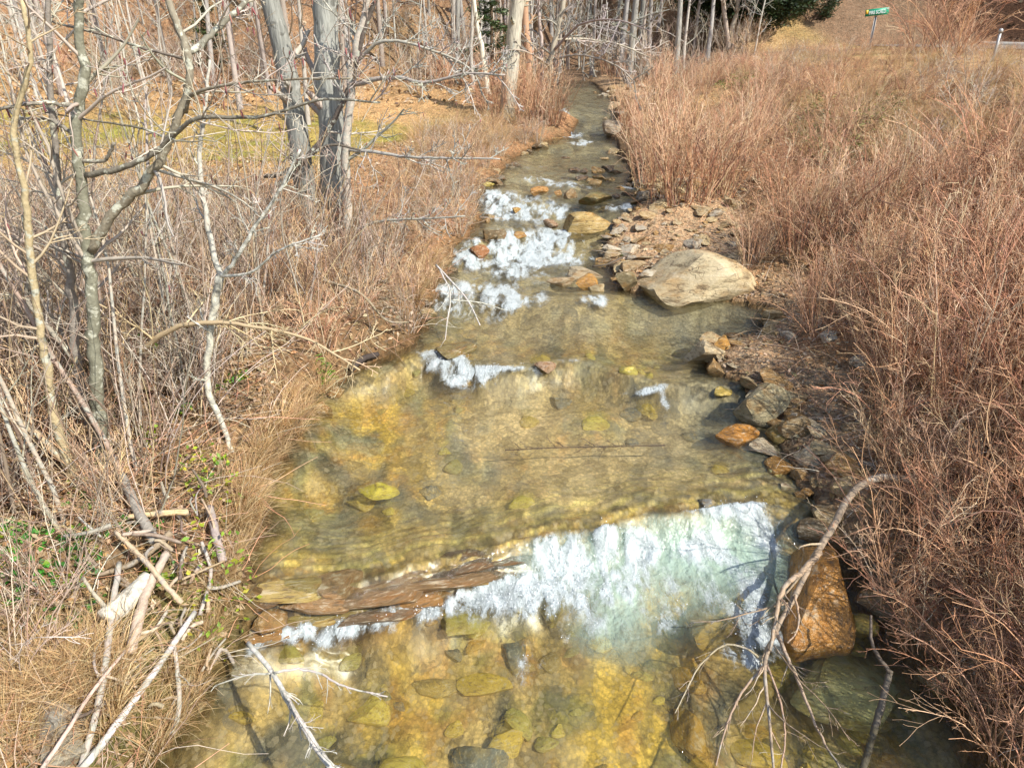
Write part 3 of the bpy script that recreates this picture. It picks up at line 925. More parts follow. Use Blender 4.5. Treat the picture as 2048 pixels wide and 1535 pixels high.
def build_rocks():
    rng = np.random.default_rng(21)
    # the large boulder beside the inlet
    p = on_z(1400, 622, .14); d = depth_of(p); w = 290 * d / FPX / 2
    me = sharpen(rock_mesh(7, 4, 12, 1, .07, .1, .55, .88), 30); me.materials.append(M_ROCK)
    put_rock('boulder', 'large pale tan boulder at the back of the still inlet', 'boulder', me, (p[0] - .04, p[1] + .62, .25), (w, .88, .62), .15, (-.12, .05), (.50, .41, .25))
    big_rock('flat topped pale stone with orange wet side at the tip of the leafy spit', 1405, 752, 104, 62, (.52, .42, .26), 31, deep=.7, sink=.3, rz=.2)
    big_rock('angular grey stone in shadow at the stream edge below the leafy spit', 1528, 845, 112, 100, (.34, .29, .17), 33, deep=.7, sink=.25, rz=-.4)
    big_rock('bright orange wet stone awash beside the angular grey stone', 1470, 880, 115, 55, (.46, .20, .03), 35, mat=M_WET, deep=.6, sink=.35)
    big_rock('small olive stone under the angular grey stone', 1560, 880, 60, 45, (.30, .22, .07), 36, deep=.8)
    big_rock('brown stone half buried in the bank below the grey stone', 1590, 872, 70, 60, (.30, .22, .12), 37, deep=.8)
    # long wet slab in the lower pool
    me = sharpen(rock_mesh(44, 4, 5, 1, .05, 0, .7, .9, box=.42), 28); me.materials.append(M_WET)
    put_rock('boulder', 'long wet brown and orange slab under the fallen branch', 'rock', me, (2.50, 4.40, -.24), (.31, .60, .17), -.28, (.06, -.10), (.46, .22, .05))
    big_rock('yellow stone under water beside the long wet slab', 1715, 1270, 85, 60, (.42, .30, .07), 45, mat=M_SUB, z=-.36, sink=.4)
    big_rock('dark wet ledge stone between the wet slab and the bank', 1790, 1235, 130, 46, (.20, .14, .07), 46, mat=M_WET, z=-.28, sink=.45, deep=.9)
    big_rock('broad pale olive slab under water below the wet slab', 1720, 1420, 270, 40, (.46, .42, .19), 47, mat=M_SUB, z=-.50, sink=.45, deep=.8)
    big_rock('gold brown submerged stone in front of the foam', 1420, 1268, 130, 60, (.42, .26, .05), 48, mat=M_SUB, z=-.41, sink=.45, deep=.7)
    big_rock('pale block of stone among the bramble stems', 1905, 1060, 140, 95, (.56, .50, .36), 49, deep=.7, sink=.3, rz=.3)
    big_rock('mossy dark stone at the foot of the fallen branch', 1650, 1080, 100, 70, (.20, .14, .07), 50, mat=M_WET, sink=.45, z=-.15)
    # mid-stream stones
    mid = [
        ('wide golden boulder with a rusty foot beside the stony bar', 1180, 462, 105, 58, (.42, .30, .12), M_ROCK),
        ('flat grey slab lying on top of an orange block', 1165, 556, 78, 26, (.42, .34, .22), M_ROCK),
        ('bright orange block under the flat grey slab', 1170, 574, 50, 34, (.55, .28, .06), M_WET),
        ('low flat stone leaning beside the orange block', 1122, 570, 58, 24, (.36, .27, .16), M_ROCK),
        ('small tan stone downstream of the orange block', 1196, 582, 36, 22, (.46, .36, .20), M_ROCK),
        ('dark stone with a lit right face at the foot of the large boulder', 1252, 612, 60, 52, (.24, .19, .10), M_ROCK),
        ('rusty wet stone upstream of the large boulder', 1262, 565, 46, 28, (.36, .17, .06), M_WET),
        ('long pale slab leaning on the large boulder', 1305, 560, 62, 32, (.56, .50, .38), M_ROCK),
        ('small rounded ochre stone behind the long pale slab', 1332, 548, 26, 24, (.46, .33, .13), M_ROCK),
        ('brown flat stone at the end of the stony bar', 1262, 540, 54, 26, (.38, .28, .16), M_ROCK),
        ('dark angular stone by the white chute on the bank side', 980, 478, 40, 34, (.15, .11, .06), M_ROCK),
        ('brown stone tucked behind the dark angular stone', 1000, 478, 30, 32, (.22, .16, .08), M_WET),
        ('red brown wet stone at the foot of the brushy bank', 962, 512, 46, 30, (.30, .12, .04), M_WET),
        ('small amber stone in the middle of the chute', 1038, 475, 34, 16, (.40, .22, .06), M_WET),
        ('round pinkish brown stone above the main chute', 1100, 452, 32, 20, (.38, .25, .15), M_WET),
        ('bright orange rounded stone in the upper cascade', 1080, 387, 42, 20, (.52, .26, .07), M_WET),
        ('small orange stone between two larger stones in the upper cascade', 1118, 389, 20, 16, (.50, .27, .08), M_WET),
        ('square brown stone on the edge of the upper cascade', 1142, 395, 30, 28, (.34, .24, .13), M_ROCK),
        ('low mossy mound of rock beside the upper cascade', 1188, 406, 80, 30, (.20, .17, .07), M_ROCK),
        ('lone amber stone below the upper cascade', 1032, 424, 20, 14, (.50, .30, .08), M_WET),
        ('yellow submerged stone by the brushy bank below the upper cascade', 978, 405, 26, 10, (.48, .38, .08), M_WET),
        ('dark wedge of rock near the calm upper pool', 1072, 338, 28, 11, (.10, .08, .05), M_WET),
        ('pale round stone at the tail of the calm upper pool', 1208, 318, 20, 8, (.52, .38, .2), M_ROCK),
        ('flat yellow stone at the tail of the calm upper pool', 1086, 320, 24, 6, (.5, .4, .22), M_ROCK),
        ('thin dark stone at the tail of the calm upper pool', 1132, 317, 20, 6, (.12, .09, .06), M_WET),
        ('large grey boulder where the stream bends behind the brush', 1222, 272, 62, 34, (.40, .33, .24), M_ROCK),
        ('dark root-bound stone under the brushy bank', 985, 370, 42, 22, (.10, .075, .05), M_ROCK),
        ('long submerged dark stone splitting the chute in the main pool', 905, 712, 100, 26, (.22, .17, .06), M_WET),
        ('jagged flake of pink bedrock standing in mid stream', 1092, 742, 50, 24, (.46, .30, .18), M_WET),
    ]
    for i, (lb, px, py, wp, hp, col, mt) in enumerate(mid):
        big_rock(lb, px, py, wp, hp, col, 300 + i, mat=mt, deep=.8 if hp < wp * .6 else .9, sink=.28, rz=rng.uniform(-.5, .5), sub=3, name='stone', cat='rock', z=None)
    # cluster of dark slabs in the riffle
    for px, py, wp in [(1150, 342, 30), (1168, 345, 26), (1195, 342, 38), (1215, 338, 30), (1228, 345, 30), (1160, 358, 34), (1178, 362, 26), (1200, 358, 36), (1222, 362, 24), (1192, 369, 36), (1240, 378, 26), (1255, 390, 30), (1232, 395, 24), (1212, 420, 30), (1180, 428, 24), (1240, 425, 26), (1262, 430, 24)]:
        p = on_z(px, py, 0.8); p = on_z(px, py, float(W(p[0], p[1]))); d = depth_of(p); w = wp * d / FPX / 2
        dark = rng.random() < .6
        put_rock('slab_stone', f"{rsize(w, .17, .21)} {'dark' if dark else 'amber'} flat slab in the riffle below the calm upper pool", 'rock', SMALL_W[rng.integers(0, 6)], (p[0], p[1], p[2] + .02), (w, w * rng.uniform(.6, 1), w * rng.uniform(.35, .55)), rng.uniform(0, 6), (rng.uniform(-.2, .2), rng.uniform(-.2, .2)), (.10, .075, .05) if dark else (.34, .22, .08), 'slabs in the riffle')
    # stony bar opposite the brushy bank
    cnt = 0
    while cnt < 230:
        y = rng.uniform(10.9, 16.0); e = rng.uniform(-.15, 2.7) * barw(y) / 2.7
        x = float(XR(y)) + e; z = max(float(H(x, y)), float(W(x, y)) - .04)
        r = .05 + .20 * rng.random() ** 2.6
        me = (FLAT_R if rng.random() < .6 else SMALL_R)[rng.integers(0, 5)]
        col = [TAN, PALE, (.40, .35, .27), (.52, .40, .22), (.46, .33, .17), (.44, .26, .10)][rng.integers(0, 6)]
        put_rock('bar_stone', f"{rsize(r, .10, .17)} {colw(col)} {'flat' if me in FLAT_R else 'blocky'} stone on the stony bar {'by the water' if e < .5 else ('near the thicket' if e > 1.5 else 'in its middle')}", 'rock', me, (x, y, z + r * .12), (r, r * rng.uniform(.6, 1), r * rng.uniform(.2, .5)), rng.uniform(0, 6.3), (rng.uniform(-.35, .35), rng.uniform(-.35, .35)), col, 'stones on the upper bar')
        cnt += 1
    for i in range(44):
        y = rng.uniform(4.9, 9.7); e = rng.uniform(-.15, .45)
        x = float(XR(y)) + e; z = max(float(H(x, y)), float(W(x, y)) - .03); r = .08 + .17 * rng.random() ** 1.8
        c = [(.50, .38, .2), (.46, .24, .06), (.40, .30, .16), (.52, .43, .28), (.36, .22, .09)][rng.integers(0, 5)]
        wet = e < .05
        put_rock('shelf_stone', f"{rsize(r, .12, .18)} {'wet ' if wet else ''}{colw(c)} slab on the ragged shelf of stones near {near(x, y)}", 'rock', (SMALL_W if wet else FLAT_R)[rng.integers(0, 5)], (x, y, z + r * .12), (r, r * rng.uniform(.6, 1), r * rng.uniform(.3, .55)), rng.uniform(0, 6.3), (rng.uniform(-.25, .25), rng.uniform(-.25, .25)), c, 'stones on the ragged shelf')
    for i in range(34):
        y = rng.uniform(5.6, 9.6); e = rng.uniform(.0, 1.7)
        x = float(XR(y)) + e; z = float(H(x, y)); r = .05 + .13 * rng.random() ** 1.6
        c = [PALE, TAN, GREY, (.4, .3, .16)][rng.integers(0, 4)]
        put_rock('spit_stone', f"{rsize(r, .08, .13)} {colw(c)} stone in dead leaves on the spit, {'at the water' if e < .4 else ('under the thicket' if e > 1.1 else 'in the open')}", 'rock', SMALL_R[rng.integers(0, 7)], (x, y, z + r * .12), (r, r * rng.uniform(.7, 1), r * rng.uniform(.5, .8)), rng.uniform(0, 6.3), (rng.uniform(-.3, .3), rng.uniform(-.3, .3)), c, 'stones on the leafy spit')
    for i in range(60):
        y = rng.uniform(23.5, 31); left = rng.random() < .35
        x = float(XL(y)) - rng.uniform(-.2, 1.0) if left else float(XR(y)) + rng.uniform(-.4, 1.9)
        z = max(float(H(x, y)), float(W(x, y)) - .03); r = .10 + .22 * rng.random() ** 2
        c = [TAN, PALE, GREY, (.30, .2, .1)][rng.integers(0, 4)]
        put_rock('far_bar_stone', f"{rsize(r, .14, .22)} {colw(c)} flat stone on the far gravel bar, {'meadow' if left else 'road'} side of the stream", 'rock', FLAT_R[rng.integers(0, 5)], (x, y, z + r * .1), (r, r * .8, r * .5), rng.uniform(0, 6.3), (rng.uniform(-.2, .2), rng.uniform(-.2, .2)), c, 'stones on the far bar')
    # edge stones along both banks
    for i in range(46):
        y = rng.uniform(3.0, 22); left = rng.random() < .6
        x = float(XL(y)) + rng.uniform(-.12, .15) if left else float(XR(y)) - rng.uniform(-.15, .12)
        z = float(W(x, y)); r = .05 + .10 * rng.random() ** 1.5 + .004 * y
        c = [(.2, .14, .07), (.30, .18, .06), (.15, .12, .08), (.34, .25, .12)][rng.integers(0, 4)]
        put_rock('edge_stone', f"{rsize(r, .1, .15)} wet {colw(c)} stone at the water line near {near(x, y)}", 'rock', SMALL_W[rng.integers(0, 6)], (x, y, z - r * .1), (r, r * rng.uniform(.7, 1.1), r * .6), rng.uniform(0, 6.3), (0, 0), c, 'stones along the water line')
    # stones under water
    for i in range(130):
        y = rng.uniform(2.2, 4.6); x = rng.uniform(float(XL(y)) + .15, float(XR(y)) - .15)
        if y > float(Lc(0, x)) - .3: continue
        r = .05 + .19 * rng.random() ** 2.0
        z = float(W(x, y)) - float(depth_field(np.array([x]), np.array([y]))[0])
        c = [(.56, .38, .06), (.50, .28, .05), (.40, .34, .09), (.60, .46, .09), (.14, .14, .11), (.34, .24, .08)][rng.integers(0, 6)]
        put_rock('submerged_stone', f"{rsize(r, .11, .17)} rounded {colw(c)} stone under clear water of the lower pool", 'rock', ROUND_R[rng.integers(0, 5)], (x, y, z + r * .1), (r * rng.uniform(.9, 1.5), r * rng.uniform(.6, 1.1), r * .36), rng.uniform(0, 6.3), (rng.uniform(-.2, .2), 0), c, 'stones under the lower pool')
    for i in range(60):
        y = rng.uniform(5.3, 9.6); x = rng.uniform(float(XL(y)) + .1, float(XR(y)) - .1)
        if -.6 < x < 1.6 and rng.random() < .75: continue
        r = .07 + .14 * rng.random() ** 1.6
        z = float(W(x, y)) - float(depth_field(np.array([x]), np.array([y]))[0])
        c = [(.46, .33, .07), (.36, .31, .12), (.58, .46, .10), (.17, .17, .15), (.44, .27, .09)][rng.integers(0, 5)]
        put_rock('submerged_stone', f"{rsize(r, .1, .15)} {colw(c)} stone under clear water above the rock ledge", 'rock', ROUND_R[rng.integers(0, 5)], (x, y, z + .01), (r, r * rng.uniform(.7, 1.0), r * .38), rng.uniform(0, 6.3), (0, 0), c, 'stones under the upper pool')
    big_rock('bright yellow stone under water near the grassy bank above the ledge', 757, 990, 84, 30, (.62, .50, .07), 71, mat=M_SUB, z=-.10, sink=.3, deep=.7)
    big_rock('pale rounded boulder behind the leaning grey trunk', 590, 520, 58, 62, (.58, .54, .46), 72, sink=.3, deep=.8)
    big_rock('grey split boulder under the straw tussock', 118, 1490, 120, 130, (.42, .39, .32), 73, sink=.35, deep=.8)
    big_rock('flat grey stone at the foot of the straw tussock', 130, 1530, 110, 50, (.36, .33, .25), 74, sink=.35, deep=.8)
build_rocks()

def build_ledge():
    rng = np.random.default_rng(515)
    t = thing('rock_ledge', 'layered brown bedrock ledge that the stream spills over above the lower pool', 'rock ledge', (-.6, float(Lc(0, -.6)) - .2, -.25))
    lay = [sharpen(rock_mesh(950 + i, 3, 12, 1, .09, 0, .5, .85, box=.7), 20) for i in range(5)]
    for m in lay: m.materials.append(M_WET)
    b = np.array(t.location)
    cols = [(.30, .16, .05), (.20, .12, .05), (.40, .27, .08), (.13, .085, .045), (.32, .19, .08), (.40, .29, .09)]
    for tier, (c1, n) in enumerate(((.02, 5), (-.10, 6), (-.20, 6))):
        for i in range(n):
            x = -2.05 + 2.35 * (i + rng.uniform(.1, .9)) / n
            y = float(Lc(0, x)) + c1 + rng.uniform(-.05, .05)
            sl = (float(Lc(0, x + .2)) - float(Lc(0, x - .2))) / .4
            L = rng.uniform(.25, .55); th = rng.uniform(.045, .07); dp = rng.uniform(.10, .16)
            top = float(W(x, y)) + rng.uniform(-.055, .004)
            o = bpy.data.objects.new('rock_layer', lay[rng.integers(0, 5)]); COL.objects.link(o); o.parent = t
            o.location = (x - b[0], y - b[1], top - th - b[2]); o.scale = (L, dp, th)
            o.rotation_euler = (rng.uniform(-.05, .12), rng.uniform(-.08, .08), math.atan(sl) + rng.uniform(-.12, .12))
            o.color = (*cols[rng.integers(0, 6)], 1)
build_ledge()

# ------------------------------------------------------------------ vegetation: shared meshes
RED = np.array([(.58, .33, .20), (.50, .26, .15), (.64, .41, .25), (.36, .19, .115), (.72, .54, .36), (.54, .30, .18), (.22, .125, .085), (.66, .45, .27)])
TANR = np.array([(.64, .45, .28), (.56, .36, .22), (.70, .52, .34), (.44, .27, .17), (.62, .38, .23), (.28, .18, .12), (.68, .50, .29)])
GREYB = np.array([(.42, .33, .25), (.50, .41, .31), (.34, .25, .18), (.55, .48, .39), (.38, .27, .19)])
STRAW = np.array([(.62, .46, .24), (.56, .39, .19), (.68, .54, .32), (.50, .33, .17), (.60, .40, .20)])
LITTER = np.array([(.42, .29, .17), (.32, .22, .13), (.52, .40, .26), (.24, .16, .10), (.44, .25, .11), (.58, .47, .32), (.35, .25, .16), (.30, .23, .12)])

def shrub_parts(seed, stems, hgt, spread, cols, m1, m2, arch, rb, foot=.22, wig=.07, l1=.36, tang=(18, 50)):
    rng = np.random.default_rng(seed)
    a = rng.uniform(0, 6.283, stems); rr = foot * np.sqrt(rng.random(stems))
    base = np.stack([rr * np.cos(a), rr * np.sin(a), -.06 + 0 * a], 1)
    lean = rng.uniform(.05, 1, stems) * spread
    a2 = a + rng.normal(size=stems) * .6
    d = np.stack([np.cos(a2) * lean, np.sin(a2) * lean, np.ones(stems)], 1)
    L = hgt * rng.uniform(.55, 1.15, stems)
    P = grow(rng, base, d, L, 8, wig, 0.0, arch)
    r0 = rb * rng.uniform(.6, 1.25, stems)
    R = r0[:, None] * np.linspace(1, .35, 8)[None]
    c0 = jit(rng, cols, stems, .2)
    A = MB(); tubes(A, P, R, 4, c0)
    B = MB()
    P1, R1 = spawn(rng, P, R, m1, .25, 1.0, tang, l1, 5, .12, .03, .55, .0036, 0, .5, .45)
    c1 = np.repeat(c0, m1, 0) * rng.uniform(.85, 1.2, (stems * m1, 1))
    tubes(B, P1, R1, 3, np.clip(c1, 0, 1))
    if m2:
        P2, R2 = spawn(rng, P1, R1, m2, .25, 1.0, (20, 60), .5, 4, .15, .02, .7, .0028, 0, .6, .4)
        c2 = np.repeat(c1, m2, 0) * rng.uniform(.9, 1.2, (stems * m1 * m2, 1))
        tubes(B, P2, R2, 3, np.clip(c2, 0, 1))
    return A.mesh('stem_cluster'), B.mesh('twig_spray')

def sapling_parts(seed, stems, hgt, cols, rb, lean=.22, m=(7, 4, 2), wig=.06):
    rng = np.random.default_rng(seed)
    a = rng.uniform(0, 6.283, stems)
    base = np.stack([.08 * np.cos(a), .08 * np.sin(a), -.08 + 0 * a], 1)
    d = np.stack([np.cos(a) * lean * rng.random(stems), np.sin(a) * lean * rng.random(stems), np.ones(stems)], 1)
    P = grow(rng, base, d, hgt * rng.uniform(.7, 1.1, stems), 11, wig, .015)
    R = (rb * rng.uniform(.6, 1.1, stems))[:, None] * np.linspace(1, .22, 11)[None]
    c0 = jit(rng, cols, stems, .2)
    A = MB(); tubes(A, P, R, 6, c0)
    B = MB()
    P1, R1 = spawn(rng, P, R, m[0], .15, .98, (30, 70), .34, 6, .14, .05, .5, .004)
    c1 = np.repeat(c0, m[0], 0); tubes(B, P1, R1, 4, c1)
    P2, R2 = spawn(rng, P1, R1, m[1], .2, 1, (25, 60), .5, 5, .16, .04, .6, .003)
    c2 = np.clip(np.repeat(c1, m[1], 0) * rng.uniform(.8, 1.25, (len(P2), 1)), 0, 1); tubes(B, P2, R2, 3, c2)
    P3, R3 = spawn(rng, P2, R2, m[2], .2, 1, (25, 60), .5, 4, .16, .03, .7, .0022)
    c3 = np.clip(np.repeat(c2, m[2], 0) * 1.05, 0, 1); tubes(B, P3, R3, 3, c3)
    return A.mesh('trunk'), B.mesh('crown')

def tree_parts(seed, hgt, rb, cols, low=.12, m=(16, 6, 4), lean=.05):
    rng = np.random.default_rng(seed)
    P = grow(rng, np.array([[0, 0, -.3]]), np.array([[lean * rng.normal(), lean * rng.normal(), 1]]), np.array([hgt]), 16, .03, .012)
    R = rb * np.linspace(1.0, .2, 16)[None] ** 1.0
    R[:, 0] *= 1.35; R[:, 1] *= 1.05
    c0 = jit(rng, cols, 1, .1)
    A = MB(); tubes(A, P, R, 9, c0)
    B = MB()
    P1, R1 = spawn(rng, P, R, m[0], low, .97, (40, 80), .26, 7, .12, .05, .38, .008, 0, .2, .55)
    c1 = jit(rng, c0[0], len(P1), .15); tubes(B, P1, R1, 4, c1)
    P2, R2 = spawn(rng, P1, R1, m[1], .2, 1, (25, 60), .45, 5, .15, .03, .55, .006)
    c2 = np.repeat(c1, m[1], 0); tubes(B, P2, R2, 3, c2)
    P3, R3 = spawn(rng, P2, R2, m[2], .2, 1, (25, 60), .5, 4, .16, .02, .6, .0045)
    tubes(B, P3, R3, 3, np.repeat(c2, m[2], 0))
    return A.mesh('trunk'), B.mesh('crown')

def tussock_mesh(seed, n, L, cols, droop=.5, w=.004, foot=.10, lean=.9):
    rng = np.random.default_rng(seed)
    a = rng.uniform(0, 6.283, n); rr = foot * np.sqrt(rng.random(n))
    base = np.stack([rr * np.cos(a), rr * np.sin(a), -.03 + 0 * a], 1)
    a2 = a + rng.normal(size=n) * .5
    le = rng.uniform(.1, 1, n) * lean
    d = np.stack([np.cos(a2) * le, np.sin(a2) * le, np.ones(n)], 1)
    P = grow(rng, base, d, L * rng.uniform(.5, 1.2, n), 7, .07, -.05, droop)
    Wd = (w * rng.uniform(.6, 1.3, n))[:, None] * np.linspace(1, .15, 7)[None]
    mb = MB(); ribbons(mb, P, Wd, jit(rng, cols, n, .25), rng)
    return mb.mesh('blade_tuft')

def leaf_cards(mb, pos, size, cols, rng, tilt=.5, aspect=.55, up=None):
    N = len(pos)
    a = rng.uniform(0, 6.283, N)
    nz = norm(np.stack([tilt * rng.normal(size=N), tilt * rng.normal(size=N), np.ones(N)], 1)) if up is None else norm(up)
    ax = np.stack([np.cos(a), np.sin(a), 0 * a], 1)
    ax = norm(ax - nz * (ax * nz).sum(1, keepdims=True))
    bx = np.cross(nz, ax)
    s = size[:, None]
    cur = rng.uniform(.05, .45, (N, 1))
    p0 = pos - ax * s; p2 = pos + ax * s + nz * s * cur * .6
    p1 = pos + bx * s * aspect + nz * s * cur; p3 = pos - bx * s * aspect + nz * s * cur
    V = np.stack([p0, p1, p2, p3], 1)
    i = np.arange(N)[:, None] * 4
    F = np.concatenate([i + np.array([[0, 2, 1]]), i + np.array([[0, 3, 2]])])
    mb.add(V.reshape(-1, 3), F, np.repeat(cols, 4, 0))

def place_parts(name, label, cat, group, parts, loc, rz, sc):
    if cat == 'shrub' and loc[0] > 3.5 and 13 < loc[1] < 31 and name != 'rhododendron' and name != 'tall_weed_clump':
        sc = min(sc, max(.42, (3.95 - .034 * loc[1] - loc[2]) / 1.35)) * (1 if loc[0] < 11.5 else .75)
    t = thing(name, label, cat, loc, group, rz, sc)
    for pn, me in parts:
        o = bpy.data.objects.new(pn, me); COL.objects.link(o); o.parent = t
        if pn in ('twig_spray', 'crown', 'foliage', 'stem_cluster'): o['kind'] = 'stuff'
    return t

def seen(x, y, z, hgt=1.5, m=160):
    a = project(x, y, z); b = project(x, y, z + hgt)
    return (-m < a[0] < 2048 + m) and (b[1] < 1535 + 60) and (a[1] > -80 or b[1] > -200) and y > 1.2

def mats(parts, m1, m2):
    parts[0].materials.append(m1); parts[1].materials.append(m2)
    return parts

KINDW = {}
def kindw(pair): return KINDW.get(pair[0].name, 'bare')
def sizew(sc, a, b): return 'low' if sc < a else ('tall' if sc > b else 'mid sized')

# ---------------- right bank thicket
SH_RED = [mats(shrub_parts(500 + i, 30, 1.55, .55, RED if i != 1 else TANR, 6, 2, .10, .009), M_TWIG, M_TWIG) for i in range(5)]
SH_ARCH = [mats(shrub_parts(520 + i, 20, 1.9, .9, RED, 7, 2, .42, .0095, .2), M_TWIG, M_TWIG) for i in range(3)]
SH_TAN = [mats(shrub_parts(550 + i, 26, 1.2, .85, TANR, 8, 2, .2, .007, .25, .1), M_TWIG, M_TWIG) for i in range(3)]
SH_FINE = [mats(shrub_parts(540 + i, 24, 1.2, .8, RED if i else TANR, 8, 2, .12, .008, .25, .1), M_TWIG, M_TWIG) for i in range(3)]
SH_GREY = [mats(shrub_parts(560 + i, 18, 1.7, .7, GREYB, 8, 2, .15, .010, .25, .09), M_TWIG, M_TWIG) for i in range(4)]
SH_WEED = [mats(shrub_parts(580 + i, 40, 1.0, .5, STRAW, 4, 2, .15, .0045, .3), M_STRAW, M_STRAW) for i in range(3)]

for lst, w in ((SH_RED, 'upright reddish'), (SH_ARCH, 'arching russet'), (SH_FINE, 'fine twigged brown'), (SH_GREY, 'grey tan'), (SH_TAN, 'straw tan twiggy'), (SH_WEED, 'straw coloured weedy')):
    for q in lst: KINDW[q[0].name] = w
def P_(pair): return [('stem_cluster', pair[0]), ('twig_spray', pair[1])]

def build_right_thicket():
    rng = np.random.default_rng(77)
    cnt = 0
    # close, tall reddish canes beside the lower pool and spit
    tries = 0; pts = []
    while tries < 9000 and len(pts) < 135:
        tries += 1
        y = rng.uniform(2.2, 11.5); e = rng.uniform(0, 7.5)
        x = float(XR(y)) + e
        if e < float(barw(y)) * .95 + .1: continue
        z = float(H(x, y))
        if not seen(x, y, z): continue
        if pts and min((x - a) ** 2 + (y - b) ** 2 for a, b in pts) < .40 ** 2: continue
        pts.append((x, y))
        r = rng.random()
        pr = SH_RED[rng.integers(0, 5)] if r < .55 else (SH_ARCH[rng.integers(0, 3)] if r < .82 else SH_FINE[rng.integers(0, 3)])
        place_parts('bare_shrub', f'{kindw(pr)} leafless shrub of the dense thicket, near {near(x, y)}', 'shrub', 'thicket beside the lower pool', P_(pr), (x, y, z), rng.uniform(0, 6.28), rng.uniform(.75, 1.1) * (.75 if e < float(barw(y)) + .7 else 1))
    for i in range(46):
        y = rng.uniform(2.3, 5.0); e = rng.uniform(.02, 2.0); x = float(XR(y)) + e; z = float(H(x, y))
        pr = SH_ARCH[rng.integers(0, 3)] if rng.random() < .6 else SH_FINE[rng.integers(0, 3)]
        place_parts('bare_shrub', f'{kindw(pr)} leafless shrub hanging over the water line near {near(x, y)}', 'shrub', 'shrubs hanging over the lower pool', P_(pr), (x, y, z), rng.uniform(0, 6.28), rng.uniform(.45, .85))
    # middle slope up to the road shelf
    pts = []; tries = 0
    while tries < 9000 and len(pts) < 120:
        tries += 1
        y = rng.uniform(11, 27); x = rng.uniform(1.5, 18); e = x - float(XR(y))
        if e < float(barw(y)) + .2 or float(road_s(x, y)) > -4.0: continue
        z = float(H(x, y))
        if not seen(x, y, z): continue
        if pts and min((x - a) ** 2 + (y - b) ** 2 for a, b in pts) < .75 ** 2: continue
        pts.append((x, y))
        r = rng.random()
        far_e = e > 4
        if far_e: pr = SH_WEED[rng.integers(0, 3)] if r < .5 else (SH_FINE[rng.integers(0, 3)] if r < .8 else SH_GREY[rng.integers(0, 4)])
        else: pr = SH_FINE[rng.integers(0, 3)] if r < .5 else SH_RED[rng.integers(0, 5)]
        place_parts('slope_shrub', f'{kindw(pr)} shrub on the slope below the road, near {near(x, y)}', 'shrub', 'shrubs on the slope below the road', P_(pr), (x, y, z), rng.uniform(0, 6.28), (rng.uniform(.5, .85) if far_e else rng.uniform(.7, 1.05)) * float(np.interp(road_s(x, y), [-12, -7], [1, .5])))
    k = 0
    while k < 190:
        y = rng.uniform(13.5, 29); x = rng.uniform(4.5, 17.5); sd = float(road_s(x, y))
        if sd > -3.6 or x - float(XR(y)) < 3.5: continue
        k += 1
        pr = (SH_WEED + SH_TAN + SH_FINE + SH_ARCH)[rng.integers(0, 12)]
        place_parts('embankment_weed', f'low {kindw(pr)} weeds on the embankment near {near(x, y)}', 'shrub', 'weeds on the embankment', P_(pr), (x, y, float(H(x, y))), rng.uniform(0, 6.28), rng.uniform(.35, .75))
    # the fountain shaped shrubs overhanging the riffle
    for px, py, sc in [(1325, 400, 1.25), (1290, 375, 1.0), (1360, 405, 1.2), (1400, 400, 1.2), (1300, 330, 1.1), (1270, 300, .9), (1350, 340, 1.2), (1440, 395, 1.1)]:
        p = on_ground(px, py)
        place_parts('fountain_shrub', 'fountain shaped russet shrub leaning out over the riffle', 'shrub', 'shrubs overhanging the riffle', P_(SH_RED[rng.integers(0, 5)]), p, rng.uniform(0, 6.28), sc)
    for px, py in [(1880, 105), (1850, 105), (1920, 108), (1835, 108), (1900, 118)]:
        p = on_ground(px, py)
        place_parts('tall_weed_clump', 'tall tan clump of dead canes at the road edge', 'shrub', 'dead canes at the road edge', P_(SH_ARCH[rng.integers(0, 3)]), p, rng.uniform(0, 6.28), 1.25)
build_right_thicket()

# ---------------- left bank brush
def build_left_brush():
    rng = np.random.default_rng(88)
    pts = []; tries = 0
    while tries < 9000 and len(pts) < 75:
        tries += 1
        y = rng.uniform(7.6, 21); e = rng.uniform(.0, 3.2) * (1 if y < 12 else .5)
        x = float(XL(y)) - e - .12; z = float(H(x, y))
        if pts and min((x - a) ** 2 + (y - b) ** 2 for a, b in pts) < .5 ** 2: continue
        pts.append((x, y))
        r = rng.random()
        pr = SH_TAN[rng.integers(0, 3)] if r < .5 else (SH_GREY[rng.integers(0, 4)] if r < .72 else SH_FINE[rng.integers(0, 3)])
        place_parts('bank_shrub', f'{kindw(pr)} leafless shrub on the brushy bank, near {near(x, y)}', 'shrub', 'shrubs on the brushy bank', P_(pr), (x, y, z), rng.uniform(0, 6.28), (rng.uniform(.5, .85) if e > .4 else rng.uniform(.45, .65)) * (1 if y < 12 else .8))
    pts = []; tries = 0
    while tries < 9000 and len(pts) < 70:
        tries += 1
        y = rng.uniform(3.2, 11.5); x = rng.uniform(-9, -1); e = float(XL(y)) - x
        if e < (.9 if y < 7.5 else 2.0): continue
        z = float(H(x, y))
        if not seen(x, y, z): continue
        if pts and min((x - a) ** 2 + (y - b) ** 2 for a, b in pts) < .6 ** 2: continue
        pts.append((x, y))
        sc = rng.uniform(.45, .95) * (.7 if y < 5 else 1)
        place_parts('undergrowth_shrub', f'{sizew(sc, .6, .8)} tan leafless shrub in the undergrowth near {near(x, y)}', 'shrub', 'undergrowth below the alder', P_((SH_GREY + SH_TAN)[rng.integers(0, 7)]), (x, y, z), rng.uniform(0, 6.28), sc)
build_left_brush()

